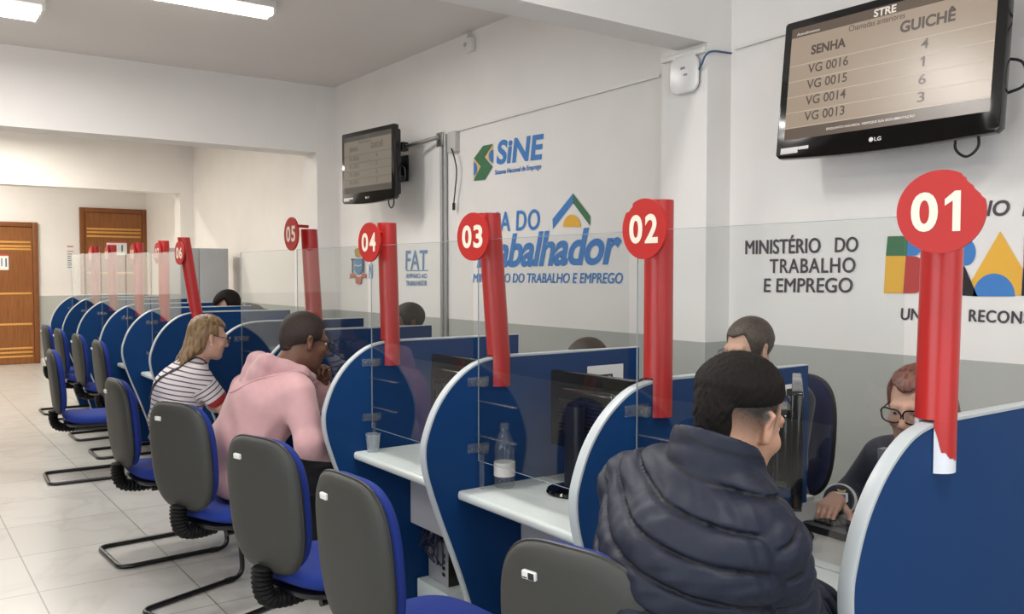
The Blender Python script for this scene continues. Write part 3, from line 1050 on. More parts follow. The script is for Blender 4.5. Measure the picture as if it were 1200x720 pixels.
def television(name, label, loc, rz, tilt, w, h, big):
    t = thing(name, label, 'television', loc, rz, 'wall screens calling queue tickets')
    R = Matrix.Rotation(tilt, 4, 'X')
    mb = MB()
    # front frame with a slightly bowed lower edge
    bowl = [(-w / 2, h / 2 - 0.012), (-w / 2 + 0.012, h / 2), (w / 2 - 0.012, h / 2), (w / 2, h / 2 - 0.012), (w / 2, -h / 2 + 0.03), (w / 2 - 0.02, -h / 2 + 0.012)]
    for k in range(1, 12):
        u = k / 12
        bowl.append((w / 2 - 0.02 - u * (w - 0.04), -h / 2 + 0.012 - 0.018 * math.sin(math.pi * u)))
    bowl += [(-w / 2 + 0.02, -h / 2 + 0.012), (-w / 2, -h / 2 + 0.03)]
    mb.prism(bowl, -0.012, 0.035, 'y', mx=R, bev=0.006)
    body = mb.build('bezel', m_gloss, t, ang=35)
    MB().box((-w / 2 + 0.03, 0.034, -h / 2 + 0.05), (w / 2 - 0.03, 0.085, h / 2 - 0.03), 0.02, mx=R).build('rear_housing', m_black, t)
    sx0, sx1, sz0, sz1 = -w / 2 + 0.045, w / 2 - 0.045, -h / 2 + 0.10, h / 2 - 0.04
    sc = MB().box((sx0, -0.0135, sz0), (sx1, -0.0125, sz1), mx=R).build('screen', m_scr if big else m_dim, t, smooth=False)
    W, Hh = sx1 - sx0, sz1 - sz0

    def P(u, v, l=0.0142):
        return R @ Vector((sx0 + W * u, -l, sz1 - Hh * v))

    def tx(mb, s, u0, v0, u1, v1, **kw):
        mb = MB()
        lettering(mb, s, P(u0, v1), P(u1, v1), P(u0, v0), **kw)
        mb.build('screen_lettering', kw_m[0], sc, smooth=False)
    kw_m = [m_light_txt if big else m_dimtxt]
    for v0, v1, nm_ in ((0, 0.085, 'title_bar'), (0.90, 1.0, 'footer_bar')):
        MB().add([P(0, v0, .0138), P(0, v1, .0138), P(1, v1, .0138), P(1, v0, .0138)], [(0, 1, 2, 3)]).build(nm_, m_bar if big else m_dimbar, sc, smooth=False)
    ln = MB()
    for v in (0.335, 0.475, 0.615, 0.755, 0.89):
        ln.add([P(0.0, v, .0138), P(0.0, v + 0.008, .0138), P(1, v + 0.008, .0138), P(1, v, .0138)], [(0, 1, 2, 3)])
    ln.build('row_line', m_line if big else m_dimtxt, sc, smooth=False)
    a = MB()
    tx(a, 'STRE', 0.445, 0.012, 0.555, 0.078, bold=0.03)
    tx(a, 'ENQUANTO AGUARDA, VERIFIQUE SUA DOCUMENTAÇÃO', 0.24, 0.935, 0.68, 0.965, bold=0.01)
    tx(a, 'Atendimento', 0.03, 0.045, 0.16, 0.07)
    kw_m[0] = m_dark_txt if big else m_dimtxt
    tx(a, 'Chamadas anteriores', 0.32, 0.095, 0.60, 0.145, bold=0.005)
    tx(a, 'SENHA', 0.12, 0.185, 0.31, 0.27, bold=0.035)
    tx(a, 'GUICHÊ', 0.58, 0.145, 0.83, 0.265, bold=0.035)
    for i, (s, g) in enumerate((('VG 0016', '4'), ('VG 0015', '1'), ('VG 0014', '6'), ('VG 0013', '3'))):
        v = 0.35 + i * 0.14
        tx(a, s, 0.11, v, 0.33, v + 0.08, bold=0.012)
        wd = 0.034
        tx(a, g, 0.685, v, 0.685 + wd, v + 0.08, bold=0.012)
    # maker's mark, stickers
    a = MB()
    zc = -h / 2 + 0.048
    a.add([R @ Vector((x, -0.0135, z)) for x, z in arc(-0.022, zc, 0.011, 0.011, 0, 360, 20)[:-1]], [tuple(range(20))])
    lettering(a, 'LG', R @ Vector((-0.006, -0.0135, zc - 0.009)), R @ Vector((0.028, -0.0135, zc - 0.009)), R @ Vector((-0.006, -0.0135, zc + 0.009)), bold=0.02)
    a.build('maker_mark', m_sticker, body, smooth=False)
    MB().box((-w / 2 + 0.03, -0.0136, -h / 2 + 0.032), (-w / 2 + 0.13, -0.012, -h / 2 + 0.062), 0.0004, mx=R).box((-w / 2 + 0.132, -0.0136, -h / 2 + 0.046), (-w / 2 + 0.19, -0.012, -h / 2 + 0.062), 0.0004, mx=R).build('sticker', m_sticker, body)
    # wall bracket and hanging cable
    depth = WY - loc[1] - 0.02 * (rz != 0)
    b = MB()
    b.box((-0.20, 0.08, -0.15), (0.20, 0.10, 0.15), 0.004).box((-0.03, 0.09, -0.06), (0.03, depth - 0.012, 0.06), 0.004).box((-0.12, depth - 0.016, -0.12), (0.12, depth - 0.001, 0.12), 0.004)
    b.build('wall_bracket', m_black, t)
    c = MB()
    c.tube(smooth_path([(w * 0.30, 0.05, -h / 2 + 0.06), (w * 0.29, 0.05, -h / 2 - 0.02), (w * 0.335, 0.05, -h / 2 - 0.06), (w * 0.38, 0.05, -h / 2 - 0.02), (w * 0.37, 0.05, -h / 2 + 0.06)], 6), 0.006, 8)
    c.build('power_cable', m_cable, t)
    c = MB()
    c.tube(smooth_path([(w / 2 - 0.05, 0.06, -0.02), (w / 2 + 0.03, 0.07, -0.05), (w / 2 + 0.04, 0.07, -0.14), (w / 2 - 0.04, 0.06, -0.17)], 6), 0.006, 8)
    c.build('signal_cable', m_cable, t)
    return t


television('wall_television', 'large black wall screen listing ticket numbers, over the ministry lettering', (-2.285, 3.72, 2.455), 0.0, math.radians(-6), 1.09, 0.70, True)
television('wall_television', 'small-looking black wall screen beside the far column, dim text', (-7.24, 3.62, 2.515), math.radians(6), 0.0, 0.87, 0.66, False)

# ------------------------------------------------------------------ trunking, cables, small wall devices
mb = MB()
a, b = on_wall(476, 170, WY), on_wall(775, 88.7, WY)
mb.tube([a + Vector((0, -0.012, 0)), b + Vector((0, -0.012, 0))], 0.012, 4)
tag(mb.build('cable_trunking', m_plast, None, smooth=False), 'thin white cable trunking running from the small screen to the column', 'trunking')
mb = MB()
a, b = on_wall(777, 69, 3.79), on_wall(833, 51, 3.79)
mb.box((min(a.x, b.x), 3.77, a.z - 0.03), (-3.394, 3.80, a.z + 0.005), 0.003)
tag(mb.build('cable_trunking', m_plast, None), 'short white cable trunking above the wireless access point', 'trunking')
mb = MB()
a, b = on_wall(863, 57, WY), on_wall(930, 37, WY)
mb.tube([a + Vector((0, -0.012, 0)), b + Vector((0, -0.012, 0))], 0.012, 4)
tag(mb.build('cable_trunking', m_plast, None, smooth=False), 'white cable trunking between the column and the large screen', 'trunking')
m_pipe = mat('grey_conduit', '#a9a8a6', 0.35, metal=0.4)
for k, (dx, lab) in enumerate(((0.0, 'grey vertical conduit pipe beside the small wall screen, left of the pair'), (0.062, 'grey vertical conduit pipe beside the small wall screen, right of the pair'))):
    o = MB().tube([(-6.56 + dx, WY - 0.018, 0.0), (-6.56 + dx, WY - 0.018, 2.74)], 0.017, 12).build('wall_conduit', m_pipe, None)
    tag(o, lab, 'pipe', 'vertical conduit pipes')
t = thing('junction_box', 'small pale junction box at the top of the conduit pipes', 'junction box', (-6.36, WY, 2.66))
MB().box((-0.07, -0.045, -0.09), (0.06, -0.001, 0.085), 0.006).build('box_body', mat('pale_grey_plastic', '#c6c4c0', 0.4), t)
c = MB().tube(smooth_path([(0.0, -0.045, -0.06), (0.06, -0.06, -0.12), (0.09, -0.05, -0.25), (0.05, -0.04, -0.42), (0.03, -0.04, -0.52)], 6), 0.006, 8)
c.tube([(0.03, -0.04, -0.52), (0.028, -0.04, -0.58)], 0.013, 8)
c.build('loose_cable', m_cable, t)
t = thing('bracket_arm', 'chrome screen bracket arm on the wall right of the small screen', 'bracket', (-6.55, WY, 2.70))
MB().box((-0.05, -0.05, -0.06), (0.05, -0.001, 0.06), 0.005).build('wall_plate', m_chrome, t)
MB().tube([(0, -0.05, 0.02), (-0.2, -0.12, -0.01), (-0.36, -0.18, -0.03)], 0.018, 10).build('arm', m_chrome, t)
MB().box((-0.43, -0.22, -0.07), (-0.35, -0.15, 0.01), 0.01).tube([(-0.43, -0.18, -0.03), (-0.49, -0.19, -0.04)], 0.014, 10).build('swivel_joint', m_black, t)
t = thing('ceiling_sensor', 'small pale box with a knob high on the wall under the ceiling', 'sensor', (-6.11, WY, 3.42))
MB().box((-0.06, -0.05, -0.06), (0.06, -0.001, 0.05), 0.008).build('box_body', m_plast, t)
MB().tube([(0.0, -0.03, 0.05), (0.0, -0.03, 0.09)], 0.015, 10).tube([(-0.02, -0.05, 0.0), (-0.02, -0.065, 0.0)], 0.016, 12).build('knob', mat('pale_grey_plastic', '#c6c4c0', 0.4), t)
t = thing('wireless_access_point', 'white rounded square wireless access point mounted on the column', 'access point', (-3.545, 3.80, 2.685))
pts = rrect(0.215, 0.215, 0.06, 8)
MB().prism(pts, -0.040, -0.012, 'y', bev=0.012, seg=3).build('cover', mat('glossy_white_plastic', '#eeecea', 0.25), t)
MB().prism(rrect(0.19, 0.19, 0.05, 6), -0.012, -0.0008, 'y').build('mount', m_black, t)
MB().prism(rrect(0.035, 0.014, 0.004, 4, 0.0, 0.035), -0.0407, -0.0395, 'y').prism(rrect(0.03, 0.012, 0.004, 4, 0.02, -0.005), -0.0407, -0.0395, 'y').build('printed_mark', mat('grey_print', '#8d8d90', 0.5), t)
o = MB().tube(smooth_path([(-3.45, 3.785, 2.69), (-3.405, 3.765, 2.72), (-3.385, 3.775, 2.765), (-3.37, 3.82, 2.79), (-3.37, 3.97, 2.80)], 8), 0.006, 8).build('network_cable', mat('blue_cable', '#3c5a80', 0.5), None)
tag(o, 'blue network cable from the access point up to the trunking', 'cable')
o = MB().tube(smooth_path([(-1.75, 3.9, 2.62), (-1.62, 3.95, 2.66), (-1.45, 3.98, 2.72), (-1.2, 3.985, 2.80)], 8), 0.007, 8).tube(smooth_path([(-1.75, 3.9, 2.60), (-1.62, 3.95, 2.60), (-1.45, 3.98, 2.63), (-1.2, 3.985, 2.68)], 8), 0.007, 8).build('screen_cable', m_cable, None)
tag(o, 'black cable leaving the right side of the large wall screen', 'cable')

# ceiling tube luminaires
m_tube = mat('glowing_tube', '#ffffff', 0.4, emit='#fff8f0', estr=9)
L_LABEL = {0: 'glowing ceiling tube light right of the other one in view', 1: 'broad glowing ceiling light at the upper left corner'}
for i, (x, y) in enumerate(TUBES + [(-10.6, 1.2), (-12.8, 1.2), (-15.4, 1.0), (-11.5, -1.5), (-15.4, -1.5)]):
    t = thing('ceiling_light', L_LABEL.get(i, 'white ceiling tube light of the room, glowing'), 'ceiling light', (x, y, CZ), 0, 'ceiling tube lights')
    wd = 0.22 if i == 1 else 0.1
    MB().box((-wd, -0.62, -0.055), (wd, 0.62, -0.001), 0.01).build('housing', m_plast, t)
    for sx in ((-0.12, -0.02, 0.1) if i == 1 else (-0.05, 0.05)):
        MB().tube([(sx, -0.60, -0.085), (sx, 0.60, -0.085)], 0.018, 12).build('tube', m_tube, t)
    for sy in (-0.61, 0.61):
        MB().box((-wd + 0.01, sy - 0.012, -0.10), (wd - 0.01, sy + 0.012, -0.05), 0.004).build('socket', m_plast, t)

# ------------------------------------------------------------------ notices, cabinet, box
m_paper = mat('white_paper', '#e9e7e4', 0.7)
m_pr = mat('red_print', '#c0504a', 0.6)
m_pb = mat('blue_grey_print', '#5a6f8c', 0.6)


def notice(x, y0, y1, z0, z1, label, bars):
    t = MB().box((x, y0, z0), (x + 0.003, y1, z1)).build('paper_notice', m_paper, None, smooth=False)
    tag(t, label, 'notice', 'paper notices')
    for m, rects in bars:
        mb = MB()
        for u0, v0, u1, v1 in rects:
            mb.box((x + 0.003, y0 + (y1 - y0) * u0, z1 - (z1 - z0) * v1), (x + 0.0042, y0 + (y1 - y0) * u1, z1 - (z1 - z0) * v0))
        mb.build('print', m, t, smooth=False)


notice(XE + 0.041, 1.55, 1.79, 1.60, 1.86, 'white paper notice with red heading on the left wooden door', [(m_pr, [(0, 0, 1, 0.1)]), (m_pb, [(0.55, 0.25, 0.62, 0.75), (0.15, 0.3, 0.45, 0.36), (0.15, 0.45, 0.45, 0.5), (0.8, 0.25, 0.9, 0.8)])])
notice(XE + 0.041, 3.32, 3.66, 1.87, 2.11, 'white paper notice on the taller wooden door behind a red post', [(m_pr, [(0, 0, 1, 0.1), (0.06, 0.3, 0.2, 0.6)]), (m_pb, [(0.72, 0.25, 0.8, 0.85)])])
notice(XE + 0.001, 2.68, 2.80, 1.55, 2.03, 'narrow sheet of printed lines on the wall between the two doors', [(m_pr, [(0.1, 0.02, 0.9, 0.06), (0.1, 0.2, 0.9, 0.23)]), (m_pb, [(0.1, 0.3 + 0.08 * k, 0.7, 0.33 + 0.08 * k) for k in range(7)])])
t = thing('metal_cabinet', 'grey metal cabinet standing against the wall beyond the 06 post', 'cabinet', (-12.0, 3.435, 0))
m_cab = mat('grey_cabinet_paint', '#a3a6aa', 0.45)
MB().box((-0.2, -0.39, 0.05), (0.18, 0.39, 1.875), 0.006).box((-0.19, -0.38, 0.0), (0.17, 0.38, 0.06)).build('carcass', m_cab, t)
for sy in (-1, 1):
    d = MB().box((0.18, min(0.004 * sy, 0.385 * sy), 0.08), (0.198, max(0.004 * sy, 0.385 * sy), 1.865), 0.004).build('door', m_cab, t)
    MB().box((0.197, sy * 0.05 - 0.012, 0.95), (0.215, sy * 0.05 + 0.012, 1.07), 0.004).build('handle', m_chrome, d)
t = thing('cardboard_box', 'small brown cardboard box on the floor under the far desks', 'box', (-9.05, 2.2, 0))
m_card = mat('cardboard', '#9a713f', 0.8, noise=0.08, nscale=8)
MB().box((-0.16, -0.16, 0), (0.16, 0.16, 0.30), 0.003).build('carton', m_card, t)
MB().box((-0.161, -0.025, 0.3), (0.161, 0.025, 0.3015)).box((-0.1618, -0.025, 0.22), (-0.1602, 0.025, 0.3)).build('tape_strip', mat('brown_tape', '#b08a55', 0.35), t, smooth=False)

# ------------------------------------------------------------------ things on and under the desks
def make_monitor(loc, rz, label):
    t = thing('computer_monitor', label, 'monitor', loc, rz, 'computer monitors on the desks')
    # back towards local -y (the visitor), screen towards +y
    MB().lathe([(0.10, 0.0), (0.105, 0.006), (0.10, 0.016), (0.06, 0.022)], 32).build('base', m_gloss, t)
    s = MB().prism(rrect(0.085, 0.05, 0.022, 6), 0.015, 0.325, 'z').build('stand', m_black, t, ang=30)
    MB().prism(rrect(0.088, 0.053, 0.022, 6), 0.322, 0.333, 'z').box((-0.050, -0.02, 0.20), (-0.040, 0.02, 0.215)).build('stand_cap', m_gloss, s, ang=30)
    b = MB().prism(rrect(0.475, 0.295, 0.012, 4, 0, 0.283), 0.075, 0.105, 'y', bev=0.004).build('screen_bezel', m_gloss, t, ang=35)
    MB().box((-0.225, 0.104, 0.15), (0.225, 0.1065, 0.415)).build('display', mat('dark_display', '#16181c', 0.1), b, smooth=False)
    bk = MB().prism(rrect(0.36, 0.20, 0.03, 5, 0, 0.275), 0.03, 0.078, 'y', bev=0.014, seg=3).build('rear_housing', m_gloss, t, ang=35)
    v = MB()
    for k in range(9):
        v.box((-0.13, 0.0285, 0.215 + k * 0.014), (0.13, 0.0305, 0.221 + k * 0.014))
    v.build('vent_rib', m_black, bk, smooth=False)
    return t


mon = make_monitor((-2.47, 2.065, 0.7405), 0.0, 'black computer monitor seen from behind, right of the water bottle')
dup(mon, 'black computer monitor seen from behind, right of the plastic cup', (-3.33, 2.03, 0.7405), 0)
dup(mon, 'black computer monitor turned edge-on between the padded jacket and the keyboard', (-1.69, 2.16, 0.7405), math.radians(-53.5), (1, 1, 1.13))
dup(mon, 'black computer monitor in front of the man in the pink hoodie', (-4.10, 2.25, 0.7405), 0)
dup(mon, 'black computer monitor in front of the blonde woman', (-4.95, 2.25, 0.7405), 0)

t = thing('water_bottle', 'clear plastic water bottle with a pale label on the pale worktop', 'bottle', (-2.690, 1.905, 0.7402))
t.scale = (1.18, 1.18, 1.13)
prof = [(0.0, 0.001), (0.028, 0.0), (0.033, 0.006), (0.0335, 0.03), (0.032, 0.034), (0.0335, 0.038), (0.0335, 0.088), (0.032, 0.092), (0.0335, 0.096), (0.032, 0.112), (0.0335, 0.116), (0.0335, 0.135), (0.028, 0.158), (0.019, 0.178), (0.0135, 0.190), (0.0135, 0.2)]
MB().lathe(prof[1:], 32).build('bottle_body', m_pet, t)
MB().lathe([(0.0342, 0.04), (0.0342, 0.086)], 32).build('paper_label', mat('pale_label', '#d9d2cc', 0.5), t)
MB().lathe([(0.0150, 0.196), (0.0155, 0.198), (0.0155, 0.214), (0.0145, 0.216)], 24).build('screw_cap', m_clip, t)
t = thing('plastic_cup', 'translucent disposable cup on the pale worktop below the 04 post', 'cup', (-3.570, 1.80, 0.7402))
MB().lathe([(0.024, 0.0), (0.0255, 0.004), (0.029, 0.03), (0.0295, 0.032), (0.0335, 0.076), (0.0355, 0.080), (0.0355, 0.083), (0.033, 0.081), (0.028, 0.03), (0.0235, 0.004)], 32).build('cup_body', m_cup, t)

# keyboard, mouse and cable on the first desk
t = thing('keyboard', 'black computer keyboard under the hand of the woman in glasses', 'keyboard', (-1.47, 2.42, 0.7395), math.radians(178))
MB().prism([(-0.075, 0.0), (0.075, 0.0), (0.075, 0.022), (0.05, 0.024), (-0.075, 0.010)], -0.225, 0.225, 'x').build('case', m_black, t, smooth=False)
m_key = mat('black_keycap', '#232326', 0.5)
k = 0
for r in range(6):
    y = -0.062 + r * 0.0235
    z = 0.011 + (y + 0.075) * 0.104
    x = -0.212
    widths = [0.019] * 15 if r else [0.022, 0.022, 0.022, 0.105, 0.022, 0.022, 0.022, 0.022]
    for wk in widths + [None, 0.019, 0.019, 0.019, 0.019]:
        if wk is None:
            x = 0.128
            continue
        if k < 100:
            MB().box((x, y - 0.0085, z), (x + wk - 0.003, y + 0.0085, z + 0.009), 0.0018, 1).build('key', m_key, t, smooth=False)
        k += 1
        x += wk + 0.0012
o = MB().tube(smooth_path([(-1.70, 2.33, 0.747), (-1.62, 2.30, 0.747), (-1.60, 2.22, 0.747), (-1.66, 2.16, 0.747), (-1.60, 2.13, 0.747)], 8), 0.006, 8).tube([(-1.60, 2.13, 0.752), (-1.57, 2.10, 0.752)], [0.011, 0.009], 8).build('keyboard_cable', m_cable, None)
tag(o, 'black cable with a plug lying on the worktop beside the keyboard', 'cable')

# PC on its low stand with a tangle of cables
t = thing('computer_tower', 'silver computer tower under the worktop with the plastic cup', 'computer', (-3.50, 2.30, 0.10))
MB().box((-0.09, -0.20, 0), (0.09, 0.20, 0.40), 0.006).build('case', m_gloss, t)
MB().box((-0.088, -0.2015, 0.003), (0.088, -0.1995, 0.398), 0.0004).build('back_plate', mat('brushed_silver', '#bcbcbd', 0.4, metal=0.6), t)
pr = MB()
for kx, kz in ((-0.06, 0.30), (-0.06, 0.26), (0.0, 0.21), (0.05, 0.14), (0.05, 0.11), (0.05, 0.08), (0.05, 0.05)):
    pr.box((kx - 0.012, -0.204, kz - 0.008), (kx + 0.012, -0.2012, kz + 0.008), 0.001)
pr.box((-0.075, -0.204, 0.325), (-0.01, -0.2012, 0.385), 0.002)
pr.build('sockets', m_black, t)
o = MB().box((-3.615, 2.05, 0.0), (-3.34, 2.55, 0.0985), 0.004).build('computer_stand', m_top, None)
tag(o, 'low pale stand carrying the silver computer tower', 'stand')
cb = MB()
rr = random.Random(3)
for k in range(7):
    x0, z0_ = -3.55 + 0.02 * k, 0.30 + 0.02 * (k % 4)
    pts = [(x0, 2.095, z0_)]
    for j in range(4):
        pts.append((-3.50 + rr.uniform(-0.08, 0.10), 2.05 + rr.uniform(-0.015, 0.025), 0.26 + rr.uniform(-0.06, 0.12)))
    pts.append((-3.45 + rr.uniform(-0.05, 0.08), 2.09, 0.50))
    cb.tube(smooth_path(pts, 7), 0.0045, 6)
tag(cb.build('cable_tangle', mat('dark_blue_cable', '#171c33', 0.5), None), 'tangle of dark cables behind the silver computer tower', 'cables')

# paper taped on the divider, seen over the monitor
o = MB().box((PX[3] + 0.0172, 2.36, 1.085), (PX[3] + 0.0182, 2.56, 1.165)).build('taped_paper', m_paper, None, smooth=False)
tag(o, 'white paper taped to the blue divider above the monitor', 'paper')
MB().box((PX[3] + 0.0182, 2.41, 1.118), (PX[3] + 0.0187, 2.50, 1.126)).box((PX[3] + 0.0182, 2.49, 1.10), (PX[3] + 0.0187, 2.50, 1.126)).build('print', m_ink, o, smooth=False)
o = MB().box((PX[2] + 0.0172, 2.50, 1.085), (PX[2] + 0.0182, 2.62, 1.165)).build('taped_paper', m_paper, None, smooth=False)
tag(o, 'white paper with a black symbol on the divider by the bowed head', 'paper')
MB().box((PX[2] + 0.0182, 2.53, 1.10), (PX[2] + 0.0187, 2.56, 1.15)).box((PX[2] + 0.0182, 2.57, 1.10), (PX[2] + 0.0187, 2.59, 1.15)).build('print', m_ink, o, smooth=False)

# ------------------------------------------------------------------ people: implicit surfaces meshed into single continuous skins
def V3(*a):
    return np.array(a, dtype=float)


def unit(v):
    v = np.asarray(v, float)
    return v / np.linalg.norm(v)


class Field:
    def __init__(s, lo, hi, h):
        s.lo, s.h = np.array(lo, float), h
        s.n = np.ceil((np.array(hi) - s.lo) / h).astype(int) + 1
        s.f = np.full(s.n, 0.15, np.float32)

    def like(s):
        g = Field.__new__(Field)
        g.lo, g.h, g.n = s.lo, s.h, s.n
        g.f = np.full(s.n, 0.15, np.float32)
        return g

    def sl(s, lo, hi, m):
        a = np.clip(np.floor((np.array(lo) - m - s.lo) / s.h).astype(int), 0, s.n)
        b = np.clip(np.ceil((np.array(hi) + m - s.lo) / s.h).astype(int) + 1, 0, s.n)
        if (b <= a).any():
            return None, None
        ax = [s.lo[i] + s.h * np.arange(a[i], b[i], dtype=np.float32) for i in range(3)]
        X = ax[0][:, None, None]
        Y = ax[1][None, :, None]
        Z = ax[2][None, None, :]
        return (slice(a[0], b[0]), slice(a[1], b[1]), slice(a[2], b[2])), (X, Y, Z)

    def put(s, fn, lo, hi, k=0.01, op='u', m=None):
        sl, g = s.sl(lo, hi, (k + 0.05) if m is None else m)
        if sl is None:
            return s
        d = fn(*g).astype(np.float32)
        a = s.f[sl]
        s.f[sl] = comb(a, d, k, op)
        return s

    def field(s, o, k=0.01, op='u'):
        s.f = comb(s.f, o.f, k, op)
        return s

    def cap(s, a, b, r1, r2=None, k=0.01, op='u', sq=None):
        """tapered capsule a-b; sq=(unit axis, factor) flattens along that axis"""
        a, b = np.asarray(a, float), np.asarray(b, float)
        r2 = r1 if r2 is None else r2
        ba = b - a
        L = max(float(ba @ ba), 1e-9)
        R = max(r1, r2)

        def fn(X, Y, Z):
            px, py, pz = X - a[0], Y - a[1], Z - a[2]
            t = np.clip((px * ba[0] + py * ba[1] + pz * ba[2]) / L, 0, 1)
            dx, dy, dz = px - t * ba[0], py - t * ba[1], pz - t * ba[2]
            q = dx * dx + dy * dy + dz * dz
            if sq is not None:
                u, f = sq
                c = dx * u[0] + dy * u[1] + dz * u[2]
                q = q + (f * f - 1) * c * c
            return np.sqrt(q) - (r1 + (r2 - r1) * t)
        return s.put(fn, np.minimum(a, b) - R, np.maximum(a, b) + R, k, op)

    def ell(s, c, r, R=None, k=0.01, op='u'):
        c, r = np.asarray(c, float), np.asarray(r, float)
        R = np.eye(3) if R is None else R
        e = np.abs(R) @ r

        def fn(X, Y, Z):
            p = (X - c[0], Y - c[1], Z - c[2])
            q = [R[0, i] * p[0] + R[1, i] * p[1] + R[2, i] * p[2] for i in range(3)]
            k0 = np.sqrt((q[0] / r[0]) ** 2 + (q[1] / r[1]) ** 2 + (q[2] / r[2]) ** 2)
            k1 = np.sqrt((q[0] / r[0] ** 2) ** 2 + (q[1] / r[1] ** 2) ** 2 + (q[2] / r[2] ** 2) ** 2) + 1e-6
            return k0 * (k0 - 1) / k1
        return s.put(fn, c - e, c + e, k, op)

    def mesh(s):
        f = s.f
        n0, n1, n2 = f.shape
        ins = f < 0
        cnt = np.zeros((n0 - 1, n1 - 1, n2 - 1), np.int8)
        for i in (0, 1):
            for j in (0, 1):
                for k in (0, 1):
                    cnt += ins[i:n0 - 1 + i, j:n1 - 1 + j, k:n2 - 1 + k]
        act = np.argwhere((cnt > 0) & (cnt < 8))
        idx = np.full(cnt.shape, -1, np.int32)
        idx[act[:, 0], act[:, 1], act[:, 2]] = np.arange(len(act))
        acc = np.zeros((len(act), 3))
        num = np.zeros(len(act))
        cs = [(i, j, k) for i in (0, 1) for j in (0, 1) for k in (0, 1)]
        val = {c: f[act[:, 0] + c[0], act[:, 1] + c[1], act[:, 2] + c[2]].astype(float) for c in cs}
        for c in cs:
            for ax in range(3):
                if c[ax] == 0:
                    d = list(c)
                    d[ax] = 1
                    a, b = val[c], val[tuple(d)]
                    m = (a < 0) != (b < 0)
                    t = np.where(m, a / np.where(m, a - b, 1), 0)
                    p = np.array(c, float)[None, :] + np.eye(3)[ax][None, :] * t[:, None]
                    acc[m] += p[m]
                    num[m] += 1
        v = s.lo + s.h * (act + acc / num[:, None])
        quads = []
        for ax in range(3):
            o1, o2 = (ax + 1) % 3, (ax + 2) % 3
            sa = [slice(None)] * 3
            sb = [slice(None)] * 3
            sa[ax], sb[ax] = slice(0, -1), slice(1, None)
            for o in (o1, o2):
                sa[o] = sb[o] = slice(1, -1)
            A, B = ins[tuple(sa)], ins[tuple(sb)]
            e = np.argwhere(A != B)
            off = np.zeros(3, int)
            off[o1] = off[o2] = 1
            g = e + off
            fl = A[e[:, 0], e[:, 1], e[:, 2]]

            def cell(d1, d2):
                q = g.copy()
                q[:, o1] += d1
                q[:, o2] += d2
                return idx[q[:, 0], q[:, 1], q[:, 2]]
            Q = np.stack([cell(-1, -1), cell(0, -1), cell(0, 0), cell(-1, 0)], 1)
            Q[~fl] = Q[~fl][:, ::-1]
            quads.append(Q)
        return v, np.concatenate(quads)


def comb(a, d, k, op):
    if op == 'u':
        if k <= 0:
            return np.minimum(a, d)
        h = np.maximum(k - np.abs(a - d), 0) / k
        return np.minimum(a, d) - h * h * k * 0.25
    if op == 's':
        d = -d
    if k <= 0:
        return np.maximum(a, d)
    h = np.maximum(k - np.abs(a - d), 0) / k
    return np.maximum(a, d) + h * h * k * 0.25


def skin_mesh(name, F, m, parent, attrs=None, relax=1):
    v, q = F.mesh()
    # light relaxation
    for _ in range(relax):
        acc = np.zeros_like(v)
        n = np.zeros(len(v))
        for i in range(4):
            np.add.at(acc, q[:, i], v[q[:, (i + 1) % 4]] + v[q[:, (i - 1) % 4]])
            np.add.at(n, q[:, i], 2)
        v = 0.5 * v + 0.5 * acc / np.maximum(n, 1)[:, None]
    me = bpy.data.meshes.new(name)
    me.vertices.add(len(v))
    me.vertices.foreach_set('co', v.astype(np.float32).ravel())
    me.loops.add(len(q) * 4)
    me.loops.foreach_set('vertex_index', q.astype(np.int32).ravel())
    me.polygons.add(len(q))
    me.polygons.foreach_set('loop_start', (np.arange(len(q)) * 4).astype(np.int32))
    me.polygons.foreach_set('use_smooth', np.ones(len(q), bool))
    me.update(calc_edges=True)
    for an, fn in (attrs or {}).items():
        at = me.attributes.new(an, 'FLOAT', 'POINT')
        at.data.foreach_set('value', fn(v).astype(np.float32))
    me.materials.append(m)
    o = bpy.data.objects.new(name, me)
    SC.collection.objects.link(o)
    if parent is not None:
        o.parent = parent
    return o


def attr_mat(name, c0, c1, attr, lo, hi, rough=0.6, bump=0.0, bscale=300, subs=0.0, sheen=0.0, noise=0.0, nscale=60):
    """mix c0..c1 by a surface attribute (stubble on skin, woven stripes)"""
    m = mat(name, c0, rough, bump=bump, bscale=bscale, sheen=sheen)
    nt = m.node_tree
    b = nt.nodes['Principled BSDF']
    at = nt.nodes.new('ShaderNodeAttribute')
    at.attribute_name = attr
    mr = nt.nodes.new('ShaderNodeMapRange')
    mr.inputs[1].default_value, mr.inputs[2].default_value = lo, hi
    src = at.outputs['Fac']
    if noise:
        tc = nt.nodes.new('ShaderNodeTexCoord')
        nz = nt.nodes.new('ShaderNodeTexNoise')
        nz.inputs['Scale'].default_value = nscale
        nt.links.new(tc.outputs['Object'], nz.inputs['Vector'])
        ma = nt.nodes.new('ShaderNodeMath')
        ma.operation = 'MULTIPLY_ADD'
        nt.links.new(nz.outputs[0], ma.inputs[0])
        ma.inputs[1].default_value = noise
        nt.links.new(src, ma.inputs[2])
        src = ma.outputs[0]
    nt.links.new(src, mr.inputs[0])
    mx = nt.nodes.new('ShaderNodeMix')
    mx.data_type = 'RGBA'
    mx.inputs[6].default_value = lin(c0)
    mx.inputs[7].default_value = lin(c1)
    nt.links.new(mr.outputs[0], mx.inputs[0])
    nt.links.new(mx.outputs[2], b.inputs['Base Color'])
    if subs:
        b.inputs['Subsurface Weight'].default_value = subs
        b.inputs['Subsurface Radius'].default_value = (0.01, 0.004, 0.002)
    return m


